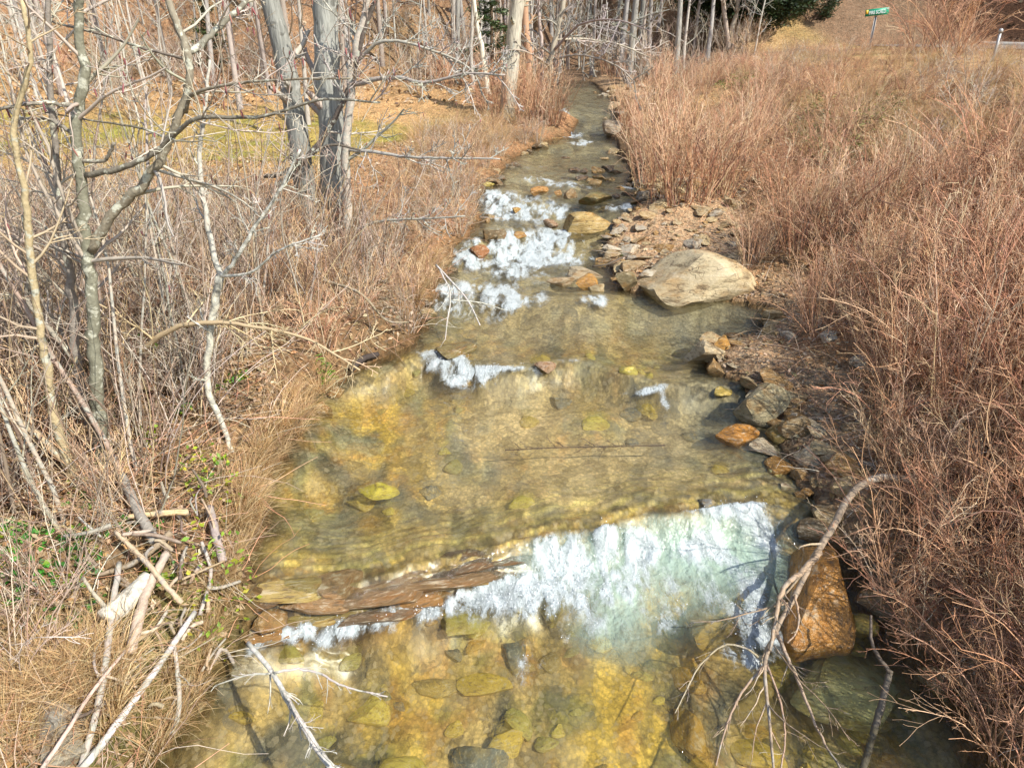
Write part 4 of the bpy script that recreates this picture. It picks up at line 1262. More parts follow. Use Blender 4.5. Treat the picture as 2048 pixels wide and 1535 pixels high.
SAP = [mats(sapling_parts(600 + i, [1, 2, 3, 2, 1, 3][i], [3.2, 3.6, 2.9, 4.2, 3.8, 3.4][i], [(.38, .30, .22), (.40, .33, .25), (.28, .22, .16), (.42, .37, .29), (.34, .26, .17), (.40, .33, .25)][i], [.024, .022, .018, .03, .03, .02][i]), M_PALE if i in (1, 3) else M_TWIG, M_TWIG) for i in range(6)]
def T_(pair): return [('trunk', pair[0]), ('crown', pair[1])]

def build_saplings():
    rng = np.random.default_rng(99)
    pts = []; tries = 0
    while tries < 9000 and len(pts) < 95:
        tries += 1
        y = rng.uniform(4.4, 8.5) if len(pts) < 46 else rng.uniform(7, 12); x = rng.uniform(-13, -1.6); e = float(XL(y)) - x
        if e < 1.0 + (.6 if y > 9 else 0): continue
        z = float(H(x, y))
        if not seen(x, y, z, 2): continue
        if pts and min((x - a) ** 2 + (y - b) ** 2 for a, b in pts) < .5 ** 2: continue
        pts.append((x, y))
        k = int(rng.integers(0, 6)); sc = rng.uniform(.7, 1.15)
        place_parts('bare_sapling', f"{sizew(sc, .85, 1.0)} {['single', 'twin', 'triple'][[1, 2, 3, 2, 1, 3][k] - 1]} stemmed {'pale' if k in (1, 3, 5) else 'tan'} leafless sapling near {near(x, y)}", 'sapling', 'saplings around the alder', T_(SAP[k]), (x, y, z), rng.uniform(0, 6.28), sc)
build_saplings()

# ---------------- trees laid out one by one
def hand_tree(name, label, cat, base_px, limbs, mat, col, twig=(6, 4, 3), tl=.3, seed=0, kt=9, tcol=None, group=None, catkin=0, base=None, twr=.0028, up=.03, wsc=1.0):
    rng = np.random.default_rng(seed)
    b = on_ground(*base_px) if base is None else np.asarray(base, float)
    t = thing(name, label, cat, b, group)
    first = True
    for lb in limbs:
        pts = lb['p']; w0, w1 = [q * wsc for q in lb['w']]
        P3 = []
        for j, q in enumerate(pts):
            dy = q[2] if len(q) > 2 else 0.0
            P3.append(on_y(q[0], q[1], b[1] + dy))
        if first:
            P3[0] = b + np.array([0, 0, -.12])
        n = max(8, 5 * len(pts))
        P = smooth_poly(P3, n)
        dd = P[:, 1] * CP + (CAMZ - P[:, 2]) * SP
        wob = .25 * np.interp(np.arange(n), np.arange(0, n + 2, 2), rng.normal(size=len(np.arange(0, n + 2, 2))))
        thick = max(w0, 1) * dd[0] / FPX > .2
        R = np.linspace(w0, w1, n) * dd / FPX / 2 * (1 + (.05 if thick else .16) * wob)
        if first:
            R[0] *= 1.5; R[1] *= 1.15
        P[1:-1] += rng.normal(size=(n - 2, 3)) * R[1:-1, None] * (.04 if thick else .2)
        mb = MB(); c = jit(rng, col, 1, .12)
        tubes(mb, P[None], R[None], kt if first else 7, c, cap=True)
        part = link(lb.get('name', 'trunk' if first else 'branch'), mb.mesh(lb.get('name', 'branch'), off=b), mat, t)
        if lb.get('label'): part['label'] = lb['label']
        m = lb.get('twig', twig)
        if m and m[0]:
            B = MB(); tc = np.asarray(tcol if tcol is not None else col)
            t0 = lb.get('t0', .3 if first else .12)
            db = depth_of(b)
            P1, R1 = spawn(rng, P[None], R[None], int(m[0] * 1.4), t0, 1, (30, 75), lb.get('tl', tl) * 1.15, 7, .13, up, .42, .00080 * db, 0, .4, .4)
            c1 = jit(rng, tc, len(P1), .2); tubes(B, P1, R1, 5, c1)
            P2, R2 = spawn(rng, P1, R1, m[1], .15, 1, (25, 65), .5, 6, .15, .02, .6, .00062 * db)
            c2 = np.repeat(c1, m[1], 0); tubes(B, P2, R2, 4, c2)
            if len(m) > 2 and m[2]:
                P4, R4 = spawn(rng, P2, R2, m[2], .15, 1, (25, 65), .5, 5, .16, 0.0, .7, .00050 * db)
                tubes(B, P4, R4, 3, np.clip(np.repeat(c2, m[2], 0) * 1.05, 0, 1))
            tw = link('twig_spray', B.mesh('twig_spray', off=b), M_TWIG if mat is not M_PALE else M_PALE, part); tw['kind'] = 'stuff'
            if catkin:
                k = rng.integers(0, len(P2), catkin)
                tip = P2[k, -1]
                cd = np.stack([.15 * rng.normal(size=catkin), .15 * rng.normal(size=catkin), -np.ones(catkin)], 1)
                PC = grow(rng, tip, cd, rng.uniform(.03, .07, catkin), 4, .05, 0)
                RC = np.tile(np.array([.003, .006, .006, .003]), (catkin, 1))
                CM = MB(); tubes(CM, PC, RC, 5, jit(rng, np.array([(.26, .10, .10), (.34, .16, .12)]), catkin, .2))
                link('catkin_cluster', CM.mesh('catkin_cluster', off=b), M_TWIG, part)['kind'] = 'stuff'
        first = False
    return t

PALEB = (.46, .41, .34)
def build_hand_trees():
    hand_tree('alder_tree', 'forked dark alder with lichen spots and a cut stub with an orange end', 'tree', (205, 930), [
        dict(p=[(205, 930), (192, 760), (185, 600), (175, 500), (165, 400), (160, 330), (152, 265), (160, 200), (168, 140), (156, 70), (160, -20), (162, -200)], w=(34, 22), twig=(9, 4, 3), t0=.35),
        dict(p=[(182, 500), (232, 420), (292, 362), (330, 300), (365, 215), (380, 150), (372, 100), (340, 10, .1), (310, -120, .2)], w=(26, 16), name='trunk', twig=(8, 4, 3)),
        dict(p=[(170, 350), (235, 338, -.1), (300, 312, -.15), (345, 272, -.2), (400, 236, -.3), (520, 234, -.4), (640, 200, -.5), (760, 205, -.6)], w=(16, 5), twig=(9, 4, 3)),
        dict(p=[(376, 108), (412, 80, .1), (445, 48, .2), (490, 5, .3), (540, -60, .4)], w=(17, 10), twig=(5, 4, 3)),
        dict(p=[(372, 225), (385, 190, -.1), (440, 172, -.2), (560, 160, -.35), (700, 157, -.5)], w=(10, 4), twig=(7, 4, 3)),
        dict(p=[(150, 212), (90, 205, -.1), (30, 212, -.2), (-30, 225, -.3)], w=(12, 7), twig=(5, 4, 3)),
        dict(p=[(148, 268), (100, 240, .1), (40, 235, .2), (10, 215, .3)], w=(11, 6), twig=(4, 4, 3)),
        dict(p=[(162, 322), (205, 322, -.05), (222, 300, -.08), (228, 286, -.1)], w=(10, 8), twig=None, name='cut_stub', label='lichen tufted stub with an orange cut end'),
        dict(p=[(374, 118), (300, 100, .1), (200, 68, .2), (100, 42, .3), (0, 5, .4)], w=(9, 4), twig=(9, 4, 3)),
        dict(p=[(335, 278), (280, 256, .1), (180, 240, .2), (90, 225, .3)], w=(7, 3), twig=(6, 4, 3)),
    ], M_ALDER, (.24, .21, .16), seed=1, tcol=(.48, .42, .34), catkin=14, wsc=.8)
    hand_tree('grey_tree', 'leaning grey trunk with finely furrowed bark beside the big straight trunk', 'tree', (622, 455), [
        dict(p=[(622, 455), (610, 380), (600, 300), (585, 200), (565, 100), (540, 0), (505, -150)], w=(44, 36), twig=(5, 4, 3), tl=.18, t0=.1),
    ], M_FURROW, (.33, .315, .285), seed=2, kt=14, tcol=PALEB)
    hand_tree('grey_tree', 'stout straight grey trunk, the thickest on the meadow bank', 'tree', (672, 470), [
        dict(p=[(672, 470), (668, 380), (662, 250), (655, 120), (650, 0), (645, -160)], w=(54, 46), twig=(5, 4, 3), tl=.2, t0=.1),
    ], M_FURROW, (.38, .36, .33), seed=3, kt=16, tcol=PALEB)
    hand_tree('pale_tree', 'slim pale trunk touching the stout straight trunk, with long lichen grey limbs', 'tree', (694, 500), [
        dict(p=[(694, 500), (694, 400), (692, 300), (700, 180), (712, 100), (735, 0), (760, -120)], w=(22, 12), twig=(6, 5, 3), tl=.25, t0=.25),
        dict(p=[(692, 300), (740, 303, -.2), (800, 312, -.4), (870, 316, -.7), (1000, 318, -1.0)], w=(8, 3), twig=(12, 5, 3), tl=.22),
        dict(p=[(702, 170), (780, 155, -.3), (850, 165, -.6), (930, 148, -.9), (1010, 150, -1.2)], w=(10, 4), twig=(12, 5, 4), tl=.25),
        dict(p=[(706, 130), (760, 85, -.2), (830, 90, -.4), (930, 130, -.7), (960, 170, -.9)], w=(8, 3), twig=(12, 5, 4), tl=.25),
        dict(p=[(694, 465), (760, 443, -.3), (840, 438, -.7), (930, 432, -1.1)], w=(7, 3), twig=(9, 4, 3), tl=.22),
        dict(p=[(694, 450), (640, 470, -.5), (560, 500, -1.0), (500, 525, -1.4)], w=(7, 3), twig=(8, 4, 3), tl=.22),
    ], M_PALE, PALEB, seed=4, tcol=(.46, .42, .36), catkin=10)
    hand_tree('dark_sapling', 'dark leaning sapling crossing in front of the stout grey trunk', 'tree', (480, 470), [
        dict(p=[(480, 470), (520, 420), (560, 370), (620, 310), (668, 240), (700, 170), (722, 80), (752, -10), (775, -100)], w=(12, 10), twig=(10, 5, 3), tl=.22),
        dict(p=[(530, 352), (570, 345, -.1), (610, 318, -.15), (660, 290, -.2), (720, 300, -.3)], w=(9, 4), twig=(5, 4, 3)),
    ], M_ALDER, (.13, .11, .09), seed=5, tcol=(.42, .36, .3), catkin=8)
    hand_tree('pale_sapling', 'crooked pale lichen covered sapling hanging over the straw bank', 'sapling', (465, 905), [
        dict(p=[(465, 905), (445, 850), (420, 790), (414, 740), (422, 660), (432, 590), (440, 552)], w=(10, 16), twig=(3, 4, 2), tl=.2),
        dict(p=[(440, 555), (425, 500, .1), (410, 420, .2), (400, 330, .3), (408, 230, .4), (420, 120, .5)], w=(13, 6), twig=(9, 4, 3), tl=.2),
        dict(p=[(440, 555), (470, 520, -.1), (520, 440, -.15), (560, 380, -.2), (600, 300, -.3)], w=(10, 5), twig=(9, 4, 3), tl=.22),
        dict(p=[(440, 552), (500, 545, -.2), (560, 500, -.3), (640, 470, -.4)], w=(7, 3), twig=(7, 4, 3), tl=.25),
    ], M_PALE, (.58, .55, .48), seed=6, tcol=(.56, .52, .45))
    hand_tree('tan_sapling', 'smooth tan sapling bent in an arch over the straw bank', 'sapling', (198, 815), [
        dict(p=[(198, 815), (235, 750), (290, 695, -.1), (350, 655, -.2), (430, 645, -.3), (520, 655, -.45), (620, 680, -.6), (720, 740, -.8)], w=(15, 4), twig=(14, 5, 3), tl=.22, t0=.3),
    ], M_TWIG, (.46, .35, .20), seed=7, tcol=(.54, .42, .26), up=-.02)
    hand_tree('alder_tree', 'slender grey alder stem just beside the forked dark alder', 'tree', (180, 900), [
        dict(p=[(180, 900), (165, 780), (150, 720), (148, 640), (140, 560), (125, 440), (110, 300), (100, 150), (96, -30)], w=(20, 10), twig=(9, 4, 3), tl=.2),
        dict(p=[(150, 720), (100, 660, .1), (55, 600, .2), (60, 530, .25), (45, 430, .3)], w=(11, 6), twig=(7, 4, 3), tl=.25),
    ], M_ALDER, (.30, .26, .20), seed=8, tcol=(.46, .40, .32))
    hand_tree('alder_tree', 'brown stem leaning away from the forked dark alder', 'tree', (150, 960), [
        dict(p=[(150, 960), (120, 870), (100, 780), (85, 680), (60, 520), (50, 400), (30, 250), (60, 120), (45, 0)], w=(20, 9), twig=(10, 4, 3), tl=.2),
        dict(p=[(150, 950), (90, 880), (20, 830), (-40, 790)], w=(16, 10), twig=(4, 4, 3)),
    ], M_ALDER, (.38, .29, .18), seed=9, tcol=(.48, .38, .26))
    # trees by the bend of the stream
    hand_tree('bend_tree', 'tall pale barked tree standing at the bend of the stream', 'tree', (1015, 238), [
        dict(p=[(1015, 238), (1018, 180), (1026, 100), (1034, 0), (1044, -120)], w=(34, 25), twig=(6, 5, 3), tl=.15, t0=.2),
    ], M_FURROW, (.52, .43, .34), seed=12, kt=12, tcol=PALEB)
    hand_tree('bend_tree', 'spreading multi stemmed tree leaning over the bend of the stream', 'tree', (1088, 222), [
        dict(p=[(1088, 222), (1098, 160), (1106, 100), (1122, 30), (1140, -60)], w=(11, 9), twig=(8, 5, 4), tl=.35),
        dict(p=[(1078, 224), (1084, 150), (1082, 80), (1076, 0)], w=(9, 6), name='trunk', twig=(6, 5, 4), tl=.3),
        dict(p=[(1108, 100), (1160, 50, -1), (1230, 40, -2), (1300, 62, -3)], w=(6, 2), twig=(12, 5, 4), tl=.3),
        dict(p=[(1104, 120), (1160, 110, -1), (1230, 130, -2), (1270, 165, -2.5)], w=(5, 2), twig=(12, 5, 4), tl=.3),
        dict(p=[(1112, 80), (1170, 78, 1), (1240, 90, 1), (1310, 120, 1)], w=(5, 2), twig=(12, 5, 4), tl=.3),
        dict(p=[(1100, 130), (1040, 100, -1), (980, 110, -1)], w=(5, 2), twig=(8, 5, 3), tl=.3),
    ], M_TWIG, (.42, .36, .29), seed=13, tcol=(.38, .34, .29), twr=.006)
    for i, (a, lab) in enumerate([([(978, 190), (966, 110), (952, 40), (942, -40)], 'slim cream trunk left of the tall pale tree at the bend'), ([(946, 180), (942, 110), (944, 60), (948, -40)], 'slimmest straight cream trunk near the dark fir'), ([(1052, 190), (1058, 120), (1050, 40), (1052, -40)], 'orange brown trunk just behind the tall pale tree at the bend')]):
        hand_tree('bend_tree', lab, 'tree', a[0], [dict(p=a, w=[(11, 8), (8, 6), (16, 13)][i], twig=(6, 5, 3), tl=.15)], M_TWIG, [(.62, .55, .45), (.58, .52, .44), (.42, .27, .16)][i], seed=20 + i, kt=8)
    # pair of trunks by the road bank
    for i, a in enumerate([[(1458, 98), (1452, 50), (1446, 0), (1442, -80)], [(1464, 96), (1464, 60), (1474, 20), (1482, -60)]]):
        hand_tree('roadside_tree', ['straight trunk of the close pair above the slope', 'forking shaggy trunk of the close pair above the slope'][i], 'tree', a[0], [dict(p=a, w=(10, 8), twig=(10, 6, 4), tl=.3)], M_TWIG, (.44, .36, .28), seed=30 + i, kt=8)
build_hand_trees()

# ---------------- woods behind
TREES = [mats(tree_parts(700 + i, [9, 11, 8, 12, 10, 7][i], [.09, .12, .06, .15, .10, .045][i], [(.38, .35, .30), (.33, .31, .28), (.44, .40, .34), (.30, .28, .25), (.36, .31, .25), (.46, .43, .37)][i], low=[.3, .35, .12, .4, .15, .08][i], m=(16, 6, 3)), M_FURROW if i in (1, 3) else M_TWIG, M_TWIG) for i in range(6)]

def build_woods():
    rng = np.random.default_rng(123)
    pts = []; tries = 0
    zones = [('hillside_tree', 'bare tree on the sunlit hillside', 'trees on the sunlit hillside', 80, lambda: (rng.uniform(-26, -4), rng.uniform(27, 50))),
             ('woodland_tree', 'bare tree in the upstream wood', 'trees in the wood upstream', 120, lambda: (rng.uniform(-4, 12), rng.uniform(31, 58))),
             ('meadow_tree', 'bare tree at the meadow edge', 'trees along the meadow edge', 16, lambda: (rng.uniform(-19, -5), rng.uniform(20, 28)))]
    for nm, lb, gr, n, f in zones:
        k = 0; tries = 0
        while k < n and tries < 6000:
            tries += 1
            x, y = f()
            if XL(y) - .8 < x < XR(y) + .8 and y < 36: continue
            if float(road_s(x, y)) > -3.5: continue
            z = float(H(x, y)); a = project(x, y, z)
            if not (-60 < a[0] < 1560): continue
            if pts and min((x - p) ** 2 + (y - q) ** 2 for p, q in pts) < 1.0: continue
            pts.append((x, y)); k += 1
            i = int(rng.choice(6, p=[.2, .14, .22, .08, .16, .2]))
            place_parts(nm, f"{['slim', 'stout furrowed', 'thin pale', 'thick furrowed', 'tan', 'whippy pale'][i]} {lb}, nearest {near(x, y)}", 'tree', gr, T_(TREES[i]), (x, y, z), rng.uniform(0, 6.28), rng.uniform(.75, 1.2))
    # roadside hill
    k = 0; tries = 0
    while k < 22 and tries < 4000:
        tries += 1
        x, y = rng.uniform(9, 46), rng.uniform(26, 62)
        s = float(road_s(x, y))
        if s < 6 or s > 22: continue
        z = float(H(x, y)); a = project(x, y, z)
        if not (1300 < a[0] < 2150): continue
        k += 1
        place_parts('road_hill_tree', 'leafless tree on the steep brown slope above the road', 'tree', 'trees above the road', T_(TREES[rng.integers(0, 6)]), (x, y, z), rng.uniform(0, 6.28), rng.uniform(.7, 1.0))
    # understory brush in the wood
    pts = []; k = 0; tries = 0
    while k < 115 and tries < 8000:
        tries += 1
        x, y = rng.uniform(-24, 11), rng.uniform(22, 46)
        e1 = float(XL(y)) - x; e2 = x - float(XR(y))
        if max(e1, e2) < .5: continue
        if e1 > 2 and y < 27 and rng.random() < .8: continue
        if float(road_s(x, y)) > -4: continue
        z = float(H(x, y))
        if not seen(x, y, z): continue
        if pts and min((x - p) ** 2 + (y - q) ** 2 for p, q in pts) < .8: continue
        pts.append((x, y)); k += 1
        r = rng.random()
        pr = SH_GREY[rng.integers(0, 4)] if r < .6 else SH_FINE[rng.integers(0, 3)]
        place_parts('woodland_shrub', f'{kindw(pr)} shrub at the foot of the wood near {near(x, y)}', 'shrub', 'understory of the wood', P_(pr), (x, y, z), rng.uniform(0, 6.28), rng.uniform(.9, 1.5))
    k = 0
    while k < 16:
        x, y = rng.uniform(-22, 10), rng.uniform(27, 50)
        if XL(y) - 1.2 < x < XR(y) + 1.2 and y < 34: continue
        if float(road_s(x, y)) > -4: continue
        k += 1
        place_parts('woodland_sapling', 'whippy pale sapling between the trunks of the wood', 'sapling', 'saplings in the wood', T_(SAP[rng.integers(0, 6)]), (x, y, float(H(x, y))), rng.uniform(0, 6.28), rng.uniform(1.1, 1.7))
    # red brush at the bend
    for px, py in [(1040, 238), (1060, 232), (1085, 235), (1050, 250), (1100, 245), (990, 240), (970, 235), (1075, 250), (1110, 250)]:
        p = on_ground(px, py)
        place_parts('bend_shrub', 'upright red brown shrub around the tree at the bend', 'shrub', 'red shrubs at the bend', P_(SH_RED[rng.integers(0, 5)]), p, rng.uniform(0, 6.28), rng.uniform(.9, 1.2))
build_woods()

# ---------------- evergreens
def build_evergreens():
    rng = np.random.default_rng(31)
    def conifer(seed, h):
        r = np.random.default_rng(seed)
        A = MB(); P = np.array([[[0, 0, -.2], [0, 0, h * .5], [0, 0, h]]]); tubes(A, P, np.array([[.09, .06, .01]]), 6, np.array([.16, .11, .07]))
        B = MB()
        n = 70
        t = r.uniform(.08, 1, n); a = r.uniform(0, 6.28, n)
        base = np.stack([0 * t, 0 * t, t * h], 1)
        L = (1.05 - t) * h * .30 * r.uniform(.7, 1.2, n) + .1
        Pb = grow(r, base, np.stack([np.cos(a), np.sin(a), .15 + 0 * a], 1), L, 6, .08, -.06)
        tubes(B, Pb, np.linspace(.015, .004, 6)[None].repeat(n, 0), 3, np.array([.12, .09, .05]))
        k = 60
        f = r.uniform(.1, 1, (n, k)); i = np.minimum((f * 5).astype(int), 4); fr = (f * 5 - i)[..., None]
        pos = Pb[np.arange(n)[:, None], i] * (1 - fr) + Pb[np.arange(n)[:, None], i + 1] * fr
        pos = pos.reshape(-1, 3) + r.normal(size=(n * k, 3)) * .06
        leaf_cards(B, pos, r.uniform(.05, .11, n * k), jit(r, np.array([(.06, .10, .03), (.09, .13, .04), (.04, .07, .025)]), n * k, .3), r, .8, .25)
        return A.mesh('trunk'), B.mesh('crown')
    cf = mats(conifer(5, 4.6), M_TWIG, M_EVER)
    for px, py, sc, lb in [(985, 175, 1.0, 'small dark fir among the pale trunks near the bend'), (430, 150, .75, 'small dark fir on the sunlit hillside')]:
        p = on_ground(px, py)
        place_parts('fir_tree', lb, 'tree', None, T_(cf), p, 1.0, sc)
    def rhodo(seed):
        r = np.random.default_rng(seed)
        A = MB(); n = 9
        a = r.uniform(0, 6.28, n)
        P = grow(r, np.zeros((n, 3)) - (0, 0, .1), np.stack([np.cos(a), np.sin(a), 1.0 + 0 * a], 1), r.uniform(1.2, 2.2, n), 7, .18, .05)
        tubes(A, P, np.linspace(.03, .008, 7)[None].repeat(n, 0), 5, np.array([.2, .14, .1]))
        B = MB()
        P1, R1 = spawn(r, P, np.full((n, 7), .02), 9, .3, 1, (20, 60), .4, 5, .15, .05, .4)
        tubes(B, P1, R1, 3, np.array([.15, .1, .06]))
        tips = np.repeat(P1[:, 2:].reshape(-1, 3), 16, 0); tips = tips + r.normal(size=tips.shape) * .13
        leaf_cards(B, tips, r.uniform(.05, .10, len(tips)), jit(r, np.array([(.030, .052, .016), (.045, .075, .022), (.022, .036, .013)]), len(tips), .3), r, .7, .35)
        return A.mesh('stem_cluster'), B.mesh('foliage')
    rh = [mats(rhodo(40 + i), M_TWIG, M_EVER) for i in range(2)]
    for px, py, sc in [(1545, 60, 1.2), (1500, 40, 1.4), (1470, 35, 1.3), (1560, 25, 1.2), (1620, 45, .8), (1440, 60, 1.1), (1530, 10, 1.5), (1590, 15, 1.1), (1410, 45, 1.3)]:
        p = on_ground(px, py)
        place_parts('rhododendron', 'dark evergreen rhododendron on the shaded slope above the road', 'shrub', 'rhododendrons above the road', [('stem_cluster', rh[0][0]), ('foliage', rh[0][1])] if px % 20 else [('stem_cluster', rh[1][0]), ('foliage', rh[1][1])], p, rng.uniform(0, 6.28), sc)
build_evergreens()

# ------------------------------------------------------------------ driftwood and fallen branches
def stick(name, label, pts, w, mat, col, seed, k=8, ground=True, subs=(), twig=None, group=None, cat='branch', n=None):
    """pts: (px, py, lift above ground) or, with ground=False, (px, py, z)"""
    rng = np.random.default_rng(seed)
    def conv(ps):
        return [(on_ground(a, b, c + .07) if ground else on_z(a, b, c)) for a, b, c in ps]
    P3 = conv(pts); b = np.array(P3[0])
    n = n or max(8, 6 * len(pts))
    P = smooth_poly(P3, n)
    dd = P[:, 1] * CP + (CAMZ - P[:, 2]) * SP
    R = np.linspace(w[0], w[1], n) * dd / FPX / 2 * (1 + .05 * rng.normal(size=n)) * .88
    P[1:-1] += rng.normal(size=(n - 2, 3)) * R[1:-1, None] * .07
    mb = MB(); tubes(mb, P[None], R[None], k, jit(rng, col, 1, .1), cap=True)
    multi = bool(subs) or twig
    if not multi:
        o = link(name, mb.mesh(name, off=b), mat, None, b); return tag(o, label, cat, group)
    t = thing(name, label, cat, b, group)
    main = link('main_stem', mb.mesh('main_stem', off=b), mat, t)
    allP = [(P, R, main)]
    for ps, sw in subs:
        Q3 = conv(ps); nn = max(7, 5 * len(ps)); Q = smooth_poly(Q3, nn)
        dq = Q[:, 1] * CP + (CAMZ - Q[:, 2]) * SP
        RQ = np.linspace(sw[0], sw[1], nn) * dq / FPX / 2
        Q[1:-1] += rng.normal(size=(nn - 2, 3)) * RQ[1:-1, None] * .25
        mb = MB(); tubes(mb, Q[None], RQ[None], 6, jit(rng, col, 1, .12), cap=True)
        o = link('side_branch', mb.mesh('side_branch', off=b), mat, t); allP.append((Q, RQ, o))
    if twig:
        for Pq, Rq, ow in allP:
            B = MB()
            P1, R1 = spawn(rng, Pq[None], Rq[None], twig[0], .2, 1, (20, 55), twig[2], 6, .12, -.02, .5, .003)
            c1 = jit(rng, col, len(P1), .15); tubes(B, P1, R1, 4, c1)
            P2, R2 = spawn(rng, P1, R1, twig[1], .2, 1, (20, 55), .45, 5, .14, -.02, .6, .002)
            tubes(B, P2, R2, 3, np.repeat(c1, twig[1], 0))
            o = link('twig_spray', B.mesh('twig_spray', off=b), mat, ow); o['kind'] = 'stuff'
    return t

DG = (.38, .34, .29); DB = (.31, .24, .17); DT = (.46, .35, .23)
def build_drift():
    stick('driftwood_log', 'short thick weathered log with a sawn pale end on the driftwood pile', [(212, 1240, .10), (250, 1208, .12), (300, 1160, .14)], (48, 40), M_FURROW, (.50, .45, .40), 1, 14, cat='log')
    stick('driftwood_limb', 'grey weathered limb pointing down at the short thick log', [(245, 955, .05), (275, 1020, .08), (312, 1088, .10)], (20, 24), M_DRIFT, DG, 2)
    stick('driftwood_plank', 'yellowish split stick lying level above the driftwood pile', [(258, 1034, .06), (318, 1029, .08), (378, 1026, .06)], (13, 15), M_DRIFT, (.60, .47, .26), 3)
    stick('driftwood_limb', 'straight tan stick lying across the top of the driftwood pile', [(232, 1068, .12), (290, 1125, .20), (325, 1165, .18), (365, 1210, .12)], (10, 13), M_DRIFT, DT, 4)
    stick('driftwood_limb', 'crooked grey brown stick under the straight tan stick', [(196, 1152, .06), (245, 1135, .10), (290, 1115, .12), (345, 1072, .12)], (10, 17), M_DRIFT, DB, 5)
    stick('driftwood_limb', 'thick brown limb running down past the sawn log', [(335, 1105, .10), (298, 1180, .14), (280, 1240, .12), (262, 1310, .08)], (18, 26), M_DRIFT, (.44, .35, .25), 6)
    stick('driftwood_limb', 'grey stub standing on the straw edge above the water', [(420, 1015, .16), (432, 1070, .12), (448, 1130, .06)], (18, 20), M_DRIFT, DG, 7)
    stick('fallen_pole', 'long grey pole with lichen, running down beside the sawn log', [(240, 1130, .12), (225, 1230, .12), (206, 1370, .12), (178, 1500, .10), (160, 1560, .08)], (14, 16), M_PALE, DG, 8)
    stick('fallen_pole', 'long straight grey pole sloping from the pile towards the split boulder', [(392, 1232, .25), (330, 1325, .28), (255, 1430, .25), (190, 1515, .2), (150, 1570, .15)], (12, 18), M_PALE, (.54, .50, .45), 9)
    stick('fallen_pole', 'slim pinkish stick lying over the straw tussock', [(252, 1305, .2), (185, 1390, .25), (130, 1470, .25), (88, 1545, .2)], (7, 11), M_DRIFT, (.56, .43, .34), 10)
    stick('fallen_pole', 'grey stick hanging down into the lower pool', [(350, 1290, .2), (360, 1390, .1), (368, 1480, .05), (372, 1560, 0)], (9, 12), M_PALE, DG, 11, twig=(8, 3, .25))
    stick('driftwood_limb', 'bent pale stick hooked round the sawn log', [(335, 1228, .08), (310, 1262, .12), (280, 1275, .10)], (7, 8), M_DRIFT, (.60, .52, .42), 12)
    stick('driftwood_limb', 'short pale broken stick under the thick brown limb', [(278, 1285, .05), (305, 1262, .08), (330, 1250, .05)], (8, 9), M_DRIFT, DT, 13)
    stick('driftwood_limb', 'brown rotten bark strip leaning on the alder foot', [(210, 815, .25), (218, 850, .10), (224, 885, .02)], (14, 18), M_DRIFT, (.46, .25, .12), 14)
    stick('driftwood_limb', 'grey stick below the driftwood pile, half in straw', [(405, 1090, .05), (425, 1160, .07), (400, 1230, .06)], (8, 9), M_DRIFT, DG, 15)
    # lichen branch over the lower pool
    stick('fallen_branch', 'lichen spotted branch reaching down over the golden lower pool', [(496, 1285, .25), (545, 1345, .22), (575, 1400, .18), (615, 1465, .15), (668, 1545, .1)], (10, 16), M_PALE, (.52, .48, .42), 16, ground=False,
          subs=[([(548, 1345, .22), (580, 1338, .2), (630, 1342, .16), (690, 1372, .1), (775, 1392, .02)], (6, 3)), ([(560, 1372, .2), (600, 1440, .22), (640, 1500, .2), (668, 1530, .18)], (6, 4)), ([(545, 1345, .22), (490, 1350, .2), (430, 1370, .15)], (5, 2))], twig=(9, 3, .25))
    # the pale fallen branch beside the long wet slab
    stick('fallen_branch', 'curved tan branch fallen from the thicket into the pool, ending in drooping twigs', [(1830, 962, .40), (1760, 955, .42), (1705, 985, .36), (1662, 1060, .18), (1625, 1120, .04), (1590, 1190, -.03), (1552, 1262, -.08), (1530, 1330, -.12), (1538, 1430, -.15), (1548, 1545, -.2)], (20, 6), M_DRIFT, (.40, .30, .20), 17, ground=False,
          subs=[([(1640, 1105, 0.10), (1605, 1140, 0.08), (1565, 1180, 0.06), (1552, 1240, 0.02), (1540, 1300, -0.07)], (13, 7)),
                ([(1552, 1262, -0.07), (1580, 1320, -0.12), (1612, 1400, -0.17), (1640, 1470, -0.22), (1690, 1550, -0.22)], (9, 4)),
                ([(1530, 1330, -0.17), (1500, 1300, -0.12), (1450, 1290, -0.12), (1400, 1330, -0.20), (1350, 1425, -0.22)], (5, 2)),
                ([(1528, 1330, -0.17), (1480, 1390, -0.22), (1450, 1460, -0.22), (1432, 1530, -0.22)], (6, 3)),
                ([(1530, 1320, -0.17), (1560, 1400, -0.22), (1570, 1470, -0.22), (1560, 1550, -0.22)], (5, 3)),
                ([(1590, 1190, 0.00), (1598, 1235, 0.03), (1592, 1265, 0.03), (1575, 1285, 0.00)], (5, 3)),
                ([(1575, 1205, 0.00), (1500, 1225, -0.02), (1440, 1240, -0.06), (1380, 1245, -0.12)], (4, 2)),
                ([(1548, 1290, -0.10), (1600, 1360, -0.07), (1650, 1410, -0.07), (1700, 1480, -0.12)], (4, 2))], twig=(8, 3, .3))
    stick('dead_branch', 'dark wet dead branch standing in the water below the wet slab', [(1780, 1340, -.05), (1765, 1400, -.15), (1745, 1470, -.3), (1720, 1560, -.4)], (14, 16), M_TWIG, (.13, .10, .08), 18, ground=False, subs=[([(1780, 1345, -.05), (1745, 1290, .1), (1742, 1230, .2)], (9, 5))])
    stick('dark_log', 'dark waterlogged log end at the straw bank', [(700, 745, .02), (730, 762, .03), (762, 778, .0)], (18, 12), M_TWIG, (.06, .05, .04), 19, cat='log')
